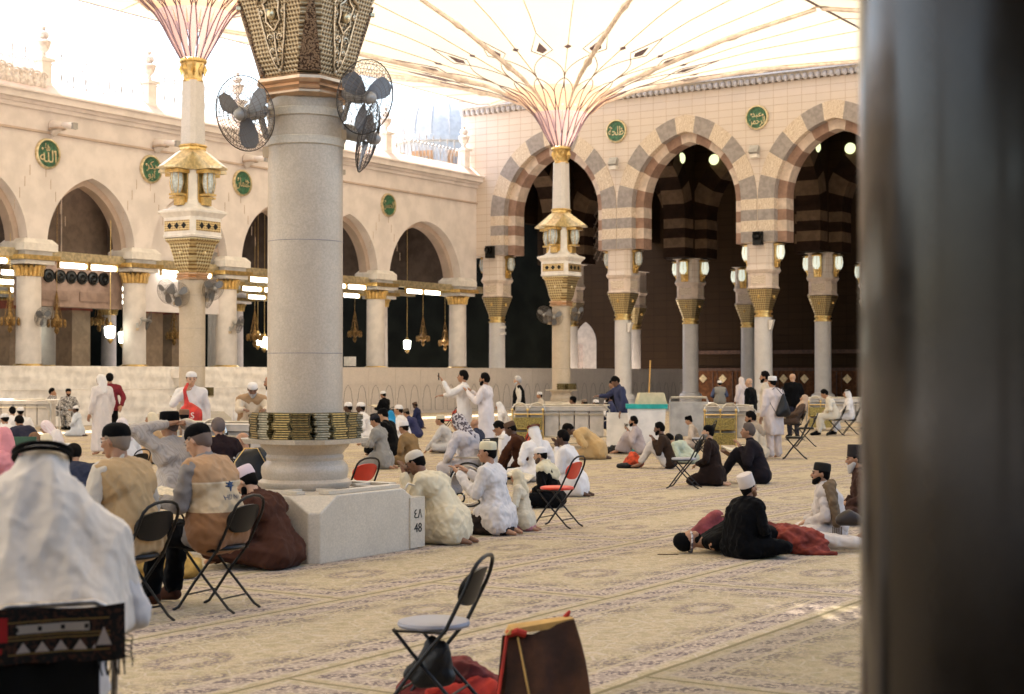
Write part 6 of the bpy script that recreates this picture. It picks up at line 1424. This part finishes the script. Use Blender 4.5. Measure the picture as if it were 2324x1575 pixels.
m = MB(); sheet(m, lambda u, v: (-.235+.40*u, -.355-.01*math.sin(9*u)-.02*v, .70-.55*v), 14, 14, .006); m.build('plain_back', M_bpad, bk, smooth='all')
# emblem and lettering on the vest
root, J, sc, rz, loc = PJ['person in tan aid-worker vest with blue emblem and black cap reading on a chair']
em = MB(); s, fw = J['s'], J['fw']; c0 = J['chest']-s*.05; M_blue = mat('blue_print', (.03, .06, .13), .8)
vest_ = [q_ for q_ in root.children if q_.name.startswith('vest')][0]
from mathutils.bvhtree import BVHTree
_bv = BVHTree.FromPolygons([v.co.copy() for v in vest_.data.vertices], [tuple(q_.vertices) for q_ in vest_.data.polygons])
def ep(u, v):
    o_ = c0+V(u, 0, 0)+s*v-fw*.6; h = _bv.ray_cast(o_, fw)[0]; return (h if h is not None else o_+fw*.45)-fw*.003
for k in range(5):
    a = PI*.5+(k-2)*.75; em.hull([(ep(0, .0), .006), (ep(.022*math.cos(a), .022*math.sin(a)), .010)]); em.hull([(ep(.022*math.cos(a), .022*math.sin(a)), .008), (ep(.05*math.cos(a), .033*math.sin(a)), .004)])
em.hull([(ep(0, 0), .01), (ep(-.02, -.035), .005)]); em.build('emblem', M_blue, root)
tm = text_mesh('HEI  NH', .05, .0); tm.materials.append(M_blue)
for v_ in tm.vertices: v_.co = ep(v_.co.x, -.08+v_.co.z)
link('lettering', tm, root)
def bk_open(loc, rz, lab, s=1.0, tilt=.5):
    o = empty('open_book', loc, rz, lab, 'book'); o.scale = (s,)*3
    for sg in (-1, 1):
        m = MB(); m.hullp([(0, -.1, 0), (0, .1, .04), (sg*.15, -.1, .035), (sg*.15, .1, .075), (0, -.1, .012), (0, .1, .052), (sg*.15, -.1, .045), (sg*.15, .1, .085)]); m.build('page_block', M_pg2, o, smooth=False)
    return o
M_pg2 = mat('paper', (.62, .54, .40), .8, var=.1, sc=40)
def handpos(lab):
    root, J, sc, rz, loc = PJ[lab]; Rz = Matrix.Rotation(rz, 3, 'Z'); p = (J['haL']+J['haR'])/2; return loc+Rz @ p*sc, rz
l, r_ = handpos('person in tan aid-worker vest with blue emblem and black cap reading on a chair'); bk_open(l+Vector((-.10, .02, .01)), r_, 'open book with cream pages held by the aid-worker vest wearer', 1.0)
l, r_ = handpos('person in black robe reading a book on a chair by the arch partition'); bk_open(l+Vector((-.1, 0, .02)), r_, 'white open book held by the distant reader in black', 1.2)
bk_open(P(1172, 24.6, .03), 1.2, 'open white papers on the carpet before the brown jacket', 2.0)
def phone(lab, which, label):
    root, J, sc, rz, loc = PJ[lab]; Rz = Matrix.Rotation(rz, 3, 'Z'); p = loc+Rz @ J['ha'+which]*sc
    tag(MB().box((0, 0, .0), (.075, .012, .15)).build('phone', M_black, None, p+Rz @ V(0, .08, .09)*sc, rz, False), label, 'phone')
phone('standing person in white robe holding up a phone', 'L', 'black phone held up by the standing white robed person')
phone('soldier in grey camouflage and tilted black beret on the right-hand chair', 'L', 'dark phone in the hands of the soldier with the beret')
# bags
M_redb = mat('red_nylon', (.55, .03, .018), .5, var=.15, sc=9); M_blkb = mat('black_nylon', (.005, .005, .006), .55, var=.2, sc=9)
l = PJ['person in white shirt and white cap holding a red shoulder bag'][4]
rb = blob('shoulder_bag', P(433, 25.4, 1.22), (0, 0, 0), M_redb, 'bright red shoulder bag with white mark on the standing cap wearer', 'bag', [[((0, 0, 0), .06), ((.08, 0, -.12), .12), ((-.08, 0, -.08), .1), ((.05, 0, -.24), .14), ((.12, 0, -.2), .08)], [((-.06, 0, .02), .05), ((-.1, 0, .26), .03)], [((-.1, 0, .26), .035), ((-.07, .1, .36), .03)]], 3, .018, .01)
tm = text_mesh('S', .14, .004); tm.materials.append(M_crn); link('mark', tm, rb, (.06, -.145, -.16))
bp = blob('backpack', P(571, 17.3, .42), 0, M_blkb, 'large black backpack with gold piping hung beside the planter', 'backpack', [[((-.1, 0, .0), .11), ((.1, 0, .0), .12), ((-.07, 0, .36), .12), ((.08, 0, .4), .12), ((0, -.05, .15), .14)], [((.2, .1, .05), .08), ((.22, .1, .42), .07)]], 5, .018, .012)
m = MB(); m.tube([(-.2+.02, -.1, .0), (-.16, -.13, .35), (-.05, -.13, .5), (.09, -.13, .5), (.17, -.12, .35), (.15, -.13, .05)], .006, 5); m.tube([(-.17, -.14, .12), (0, -.18, .2), (.15, -.14, .12)], .004, 4); m.build('piping', M_gold, bp)
db = PJ['person in white tunic with black drawstring bag standing at right']; Rz = Matrix.Rotation(db[3], 3, 'Z')
d_ = blob('drawstring_bag', db[4]+Rz @ V(.08, -.20, 1.0)*db[2], 0, M_blkb, 'black drawstring bag on the back of the white tunic', 'bag', [[((0, 0, .34), .03), ((-.12, 0, -.05), .07), ((.12, 0, -.05), .07), ((0, -.02, .05), .10)]], 8, .018, .01, db[3])
m = MB(); m.tube([(-.02, .02, .35), (-.12, .1, .50), (-.17, .2, .40)], .008, 4); m.tube([(.02, .02, .35), (.05, .1, .5), (.08, .2, .44)], .008, 4); m.tube([(-.16, .02, -.05), (-.22, .14, .15), (-.2, .2, .3)], .006, 4); m.build('cord', M_blkb, d_)
blob('red_bag', P(1432, 28.7, 0), 0, mat('orange_red_sack', (.60, .07, .02), .7, var=.25, sc=10), 'bright orange-red sack beside the knee-hugging person', 'bag', [[((-.08, 0, .08), .09), ((.14, 0, .09), .1), ((.04, 0, .24), .08)]], 11, .02, .04)
blob('black_shoes', P(1418, 28.5, 0), 0, M_blkb, 'pair of black shoes in front of the orange-red sack', 'shoes', [[((-.12, 0, .05), .05), ((.02, -.02, .06), .06)], [((.0, 0, .04), .04), ((.26, .02, .03), .03)]], 2, .02, .01)
blob('black_bag', P(1388, 33.8, 0), 0, M_blkb, 'crumpled black bag on the carpet left of the raised-knees person', 'bag', [[((-.3, 0, .07), .08), ((.1, 0, .09), .1), ((.4, 0, .05), .05)]], 3, .02, .05)
blob('yellow_bag', P(368, 13.2, 0), 0, mat('mustard_sack', (.50, .31, .08), .7, var=.15, sc=10, bump=.4, bsc=12), 'mustard yellow cloth bag under the aid worker chair', 'bag', [[((-.26, 0, .10), .11), ((.24, 0, .10), .11), ((-.1, 0, .2), .10), ((.15, 0, .17), .10)]], 6, .018, .05)
blob('maroon_bundle', P(1602, 15.6, .03), 0, mat('maroon_bundle', (.27, .055, .06), .85, var=.2, sc=9), 'maroon rolled cloth propped behind the lying person', 'bundle', [[((-.13, 0, .10), .06), ((.11, .05, .27), .085), ((.15, .05, .1), .08)]], 9, .018, .02)
blob('maroon_bag', P(1022, 8.3, -.03), 0, M_mar, 'maroon bag lying under the foreground folding chair', 'bag', [[((-.22, .1, .07), .08), ((.05, .14, .12), .12), ((.14, .1, .07), .09)], [((.1, .1, .14), .09), ((.32, .1, .05), .05)], [((-.24, .06, .04), .05), ((-.05, .0, .05), .06)]], 4, .011, .035)
blob('red_cloth', P(1062, 8.25, 0), 0, M_redc, 'bright red cloth trailing beside the foreground bag', 'cloth', [[((-.2, 0, .03), .04), ((.16, .05, .02), .04), ((.1, .12, .08), .05)]], 14, .015, .03)
blob('black_pouch', P(985, 8.05, .16), 0, M_blkb, 'bunched black cloth tied under the foreground chair seat', 'pouch', [[((-.07, 0, .0), .05), ((.06, 0, .02), .06), ((.02, 0, .14), .07), ((-.02, 0, .2), .03)], [((-.07, 0, .08), .03), ((-.14, 0, .02), .025)]], 21, .012, .03)
blob('folded_jacket', P(152, 15.5, .55), 0, mat('navy_jacket', (.03, .035, .06), .85, var=.2), 'dark navy jacket folded on the white stool', 'jacket', [[((-.08, 0, .05), .05), ((.1, 0, .04), .05), ((0, 0, .09), .05)]], 2, .02, .03)
blob('waist_pouch', P(1925, 15.3, .30), 0, mat('dark_leather', (.03, .02, .015), .5), 'dark leather waist pouch on the white cloaked person', 'pouch', [[((-.08, 0, 0), .06), ((.08, 0, 0), .06), ((0, 0, .06), .05)]], 2, .015, .01)
blob('dark_pot', P(1540, 35, 0), 0, M_blkb, 'small black pot beside the white-shirted reader', 'pot', [[((0, 0, .1), .1), ((0, 0, .3), .1)]], 2, .02, .004)
rs, Js, scs, rzs, ls = PJ['person in white cloak with brown fringed shawl and striped black cap at right']
qs = MB(); S0, N0 = Js['shL'], Js['neck']
pth = [N0+V(.10, -.04, .0), N0+V(-.05, -.09, .02), S0+V(-.03, -.04, .075), S0+V(-.10, -.07, -.06), S0+V(-.13, -.10, -.20), S0+V(-.13, -.12, -.33)]
for (p0, w0), (p1, w1) in zip(zip(pth, (.05, .06, .07, .065, .055, .05)), list(zip(pth, (.05, .06, .07, .065, .055, .05)))[1:]): qs.hull([(p0, w0), (p1, w1)])
me = remesh([(qs, .012, 2)])[0]; wrinkle(me, .02, 46, 3, .4); me.materials.append(cloth((.15, .105, .065))); sc_o = link('scarf', me, rs)
m = MB()
for k in range(14): x0 = pth[-1]+V(-.03-.02*(k % 3), -.05+.008*k, -.03); m.tube([x0, x0+V(random.uniform(-.01, .01), 0, -.05), x0+V(random.uniform(-.02, .02), 0, -.09)], .004, 4)
m.build('fringe', cloth((.15, .105, .065)), sc_o)
# white stool, green chair
st = empty('white_stool', P(150, 15.5), .5, 'white plastic stool right of the agal wearer', 'stool')
MB().box((0, 0, .53), (.42, .38, .04)).build('seat', M_crn, st, smooth=False)
for x in (-.19, .19):
    for y in (-.17, .17): MB().tube([(x, y, 0), (x*.95, y*.95, .52)], .022, 8).build('leg', M_crn, st)
m = MB(); m.box((0, -.17, .32), (.38, .03, .05)); m.box((.19, 0, .32), (.03, .34, .05)); m.build('rung', M_crn, st, smooth=False)
gcx = empty('green_chair', P(48, 22.0), .15, 'dark green chair back at the left edge', 'chair'); M_grn = mat('green_board', (.04, .10, .06), .6)
MB().box((0, -.2, .66), (.5, .04, .4)).build('backrest', M_grn, gcx, smooth=False); MB().box((0, 0, .42), (.46, .42, .04)).build('seat', M_grn, gcx, smooth=False)
for x in (-.2, .2):
    for y in (-.2, .2): MB().tube([(x, y, 0), (x, y, .42)], .015, 6).build('leg', M_black, gcx)
# wheelchair
r0 = PJ['person in scribble-patterned grey scarf slumped in a wheelchair']; wc = empty('wheelchair', Vector((r0[4].x, r0[4].y, 0)), r0[3], 'black wheelchair seen from behind under the scribble scarf', 'wheelchair')
wc.scale = (r0[2],)*3
m = MB(); m.hullp([(x, y, z) for x in (-.20, .20) for y, z in ((-.24, .5), (-.30, .95), (-.22, .5), (-.28, .95))]); m.build('backrest', M_bpad, wc, smooth=False); MB().box((0, 0, .46), (.42, .42, .05)).build('seat', M_bpad, wc, smooth=False)
MB().box((.1, -.30, .62), (.12, .012, .14)).build('label_card', M_grey2, wc, smooth=False)
for s in (-1, 1):
    m = MB(); m.tube([(s*.27, -.08+.3*math.cos(t), .31+.3*math.sin(t)) for t in [2*PI*k/40 for k in range(40)]], .014, 6, closed=True); w_ = m.build('wheel', M_black, wc)
    m = MB()
    for k in range(12): t = 2*PI*k/12; m.tube([(s*.27, -.08, .31), (s*.27, -.08+.29*math.cos(t), .31+.29*math.sin(t))], .003, 3)
    m.tube([(s*.30, -.08+.26*math.cos(t), .31+.26*math.sin(t)) for t in [2*PI*k/32 for k in range(32)]], .007, 5, closed=True); m.build('handrim', M_silver, w_)
    m = MB(); m.tube([(s*.21, -.38, .93), (s*.21, -.28, .93), (s*.21, -.25, .5), (s*.21, -.2, .3)], .012, 6); m.tube([(s*.23, -.22, .68), (s*.23, .2, .68), (s*.23, .24, .46)], .012, 6); m.tube([(s*.23, .2, .46), (s*.2, .42, .12)], .011, 6); m.build('frame', M_silver, wc)
    m = MB(); m.tube([(s*.2, .32+.07*math.cos(t), .08+.07*math.sin(t)) for t in [2*PI*k/16 for k in range(16)]], .014, 5, closed=True); m.build('caster', M_black, wc)
# book carts
M_pan = mat('cart_panel', (.56, .50, .44), .5, var=.08, sc=4); M_gbook = mat('gold_edged_books', (.42, .32, .10), .45, .4, var=.35, sc=40)
def cart(px, d, L, rz, label, shelf=True):
    o = empty('book_cart', P(px, d), rz, label, 'cart', 'railed book carts')
    for i in range(int(L/.35)): MB().box((-L/2+.2+i*.35+(.4 if shelf else 0)*.0, .02, .56), (.32, .56, .62)).build('panel', M_pan, o, smooth=False)
    MB().box((0, 0, .93), (L-.1, .62, .10)).build('top_tray', M_pan, o, smooth=False); m = MB()
    for z in (.80, 1.02): m.tube([(-L/2, -.33, z), (L/2-.15, -.33, z), (L/2, -.33, z-.12), (L/2, -.33, .08)], .02, 6)
    for z in (.28, .12): m.tube([(-L/2, -.33, z), (L/2, -.33, z)], .016, 6)
    m.tube([(-L/2, .33, .1), (-L/2, .33, 1.0), (L/2, .33, 1.0), (L/2, .33, .1)], .02, 6); m.tube([(-L/2, -.33, .1), (-L/2, -.33, .9)], .02, 6)
    m.build('rail', M_silver, o)
    for x in (-L/2+.1, L/2-.1):
        for y in (-.25, .25): MB().lathe([(.05, -.02), (.055, 0), (.05, .02)], 12, (x, y, .06)).build('wheel', M_black, o)
    if shelf:
        s = MB(); x0 = -L/2-.02
        for k in range(3): s.tube([(x0+k*.36, -.42, .0), (x0+k*.36, -.42, .86)], .018, 6); s.ell((x0+k*.36, -.42, .90), (.035, .035, .045), 8, 6)
        for z in (.80, .45, .12): s.tube([(x0, -.42, z), (x0+.72, -.42, z)], .014, 5)
        sh = s.build('gold_rack', M_gold, o)
        for z in (.60, .26):
            m = MB()
            for j in range(9): m.box((x0+.36, -.38, z-.13+j*.03), (.66, .2, .025))
            m.build('books', M_gbook, sh, smooth=False)
        for k in (0, 1):
            m = MB(); m.tube([(x0+.18+k*.40+.19*math.cos(t), -.42, .86+.2*math.sin(t)) for t in [PI*j/12 for j in range(13)]], .02, 6); m.build('hoop', M_silver, sh)
    return o
cart(1275, 36.5, 2.25, R(-4), 'long railed cart with gold book rack in front of the far mast')
cart(525, 23.6, 1.45, R(-4), 'railed cart with twin hoops behind the striped shirt, left of the near column')
cart(1655, 36.0, 1.15, R(-4), 'short railed cart with gold book rack at right centre')
cart(1900, 47.5, 1.8, R(-4), 'railed cart with hoops behind the white robed chair sitters')
cart(40, 44, 2.2, R(-4), 'white railed cart at the far left beside the soldiers', False)
mc_ = empty('metal_cabinet', P(1562, 41), R(-3), 'grey metal cabinet trolley left of the short cart', 'cabinet'); MB().box((0, 0, .55), (1.0, .5, .9)).build('body', M_grey2, mc_, smooth=False)
MB().tube([(-.5, -.2, 1.0), (-.46, -.2, 1.12), (.46, -.2, 1.12), (.5, -.2, 1.0)], .03, 6).build('handle', M_silver, mc_)
wb = empty('white_bin', P(1467, 34.6), R(-3), 'big white water tub with teal rim', 'tub'); m = MB(); m.hullp([(x, y, z) for z, k in ((.02, .85), (.98, 1.0)) for x in (-.42*k, .42*k) for y in (-.3*k, .3*k)]); m.build('body', M_crn, wb, smooth=False)
MB().box((0, 0, 1.02), (.92, .66, .10)).build('rim', mat('teal_rim', (.02, .36, .33), .5), wb, smooth=False); MB().box((0, 0, .04), (.85, .62, .08)).build('foot', mat('teal_foot', (.02, .30, .27), .5), wb, smooth=False)
m = MB(); m.hull([((.18, .05, 1.10), .05), ((.42, .05, 1.09), .05)]); m.build('yellow_cloth', mat('yellow_cloth', (.70, .55, .03), .7), wb)
mm = MB(); mm.hullp([(x, y, z) for z, k in ((1.07, 1.1), (1.32, .9)) for x in (-.3*k, .3*k) for y in (-.2*k, .2*k)]); tag(mm.build('cream_crate', mat('cream_crate', (.60, .50, .32), .6), None, P(1477, 34.7), .1, False), 'cream crate standing on the teal-rimmed tub', 'crate')
tag(MB().tube([(0, 0, 1.32), (.03, 0, 2.05)], .018, 6).build('broom_pole', mat('pole_wood', (.55, .30, .08), .5), None, P(1473, 34.8), 0), 'orange broom pole standing in the cream crate', 'pole')
nb = empty('number_box', P(1413, 36.0), R(-3), 'white box numbered 387 behind the raised-knees person', 'box'); MB().box((0, 0, .42), (.75, .4, .84)).build('body', M_crn, nb, smooth=False)
txt_part('number', '\u0663\u0668\u0667', .2, M_black, nb, (.2, -.21, .52)); txt_part('number', '387', .2, M_black, nb, (.2, -.21, .34))
rh = empty('book_stand', P(1668, 29.5), R(15), 'low folding wooden book stand with open book', 'book stand')
for s in (-1, 1): MB().hullp([(s*.26, -.12, .27), (s*.26, .12, .27), (s*.24, -.12, .30), (s*.24, .12, .30), (-s*.15, -.12, .0), (-s*.15, .12, .0), (-s*.18, -.12, .02), (-s*.18, .12, .02)]).build('leaf', M_wood, rh, smooth=False)
bk_open(P(1668, 29.5, .25), R(15), 'open book resting on the low wooden stand', 1.5)
tag(MB().box((0, 0, 2.3), (.5, .3, .42)).build('white_box', M_crn, None, WL(54.2, .2), TH, False), 'small white box on the ledge just right of the near column', 'box')
sk_ = MB(); sk_.tube([(-.02, 0, 0), (-.01, .0, .3), (.03, 0, .36), (.09, 0, .34)], .012, 8); tag(sk_.build('walking_stick', M_silver, None, P(921, 15.6, .28), 0), 'grey crook handle in front of the cream robed worshipper', 'stick')
blob('thin_cord', P(1520, 14.9, 0), 0, M_brn, 'thin brown cord lying left of the black capped head', 'cord', [[((-.12, 0, .008), .006), ((.08, 0, .008), .006)]], 1, .005, .002)
# ---------------------------------------------------------------- camera and light
cam = bpy.data.cameras.new('camera'); co_ = bpy.data.objects.new('camera', cam); COL.objects.link(co_); SC.camera = co_
co_.location = (0, 0, HC); pitch = math.atan((848-787.5)/F); co_.rotation_euler = (PI/2+pitch, 0, 0)
cam.sensor_width = 36; cam.lens = F/2324*36; cam.clip_start = .05; cam.clip_end = 2000
cam.dof.use_dof = True; cam.dof.focus_distance = 18.0; cam.dof.aperture_fstop = 3.4
w = bpy.data.worlds.new('World'); SC.world = w; w.use_nodes = True; nt = w.node_tree
sky = nt.nodes.new('ShaderNodeTexSky'); sky.sky_type = 'NISHITA'; sky.sun_disc = False; sky.dust_density = 4.0; sky.air_density = 1.2
SUN = Vector((-.42, .30, 1.0)).normalized()
sky.sun_elevation = math.asin(SUN.z); sky.sun_rotation = math.atan2(SUN.x, SUN.y)
nt.links.new(sky.outputs[0], nt.nodes['Background'].inputs[0]); nt.nodes['Background'].inputs[1].default_value = .15
sl = bpy.data.lights.new('sun', 'SUN'); sl.energy = 4.2; sl.angle = R(.5); sl.color = (1, .91, .78)
so_ = bpy.data.objects.new('sun', sl); COL.objects.link(so_); so_.rotation_euler = SUN.to_track_quat('Z', 'Y').to_euler()
SC.view_settings.view_transform = 'Standard'; SC.view_settings.look = 'None'; SC.view_settings.exposure = 1.95; SC.view_settings.gamma = 1
SC.cycles.use_denoising = True; SC.cycles.max_bounces = 8; SC.cycles.diffuse_bounces = 4; SC.cycles.glossy_bounces = 3; SC.cycles.transmission_bounces = 4; SC.cycles.caustics_reflective = False; SC.cycles.caustics_refractive = False
SC.cycles.sample_clamp_indirect = 6.0; SC.cycles.use_adaptive_sampling = True; SC.cycles.adaptive_threshold = .02
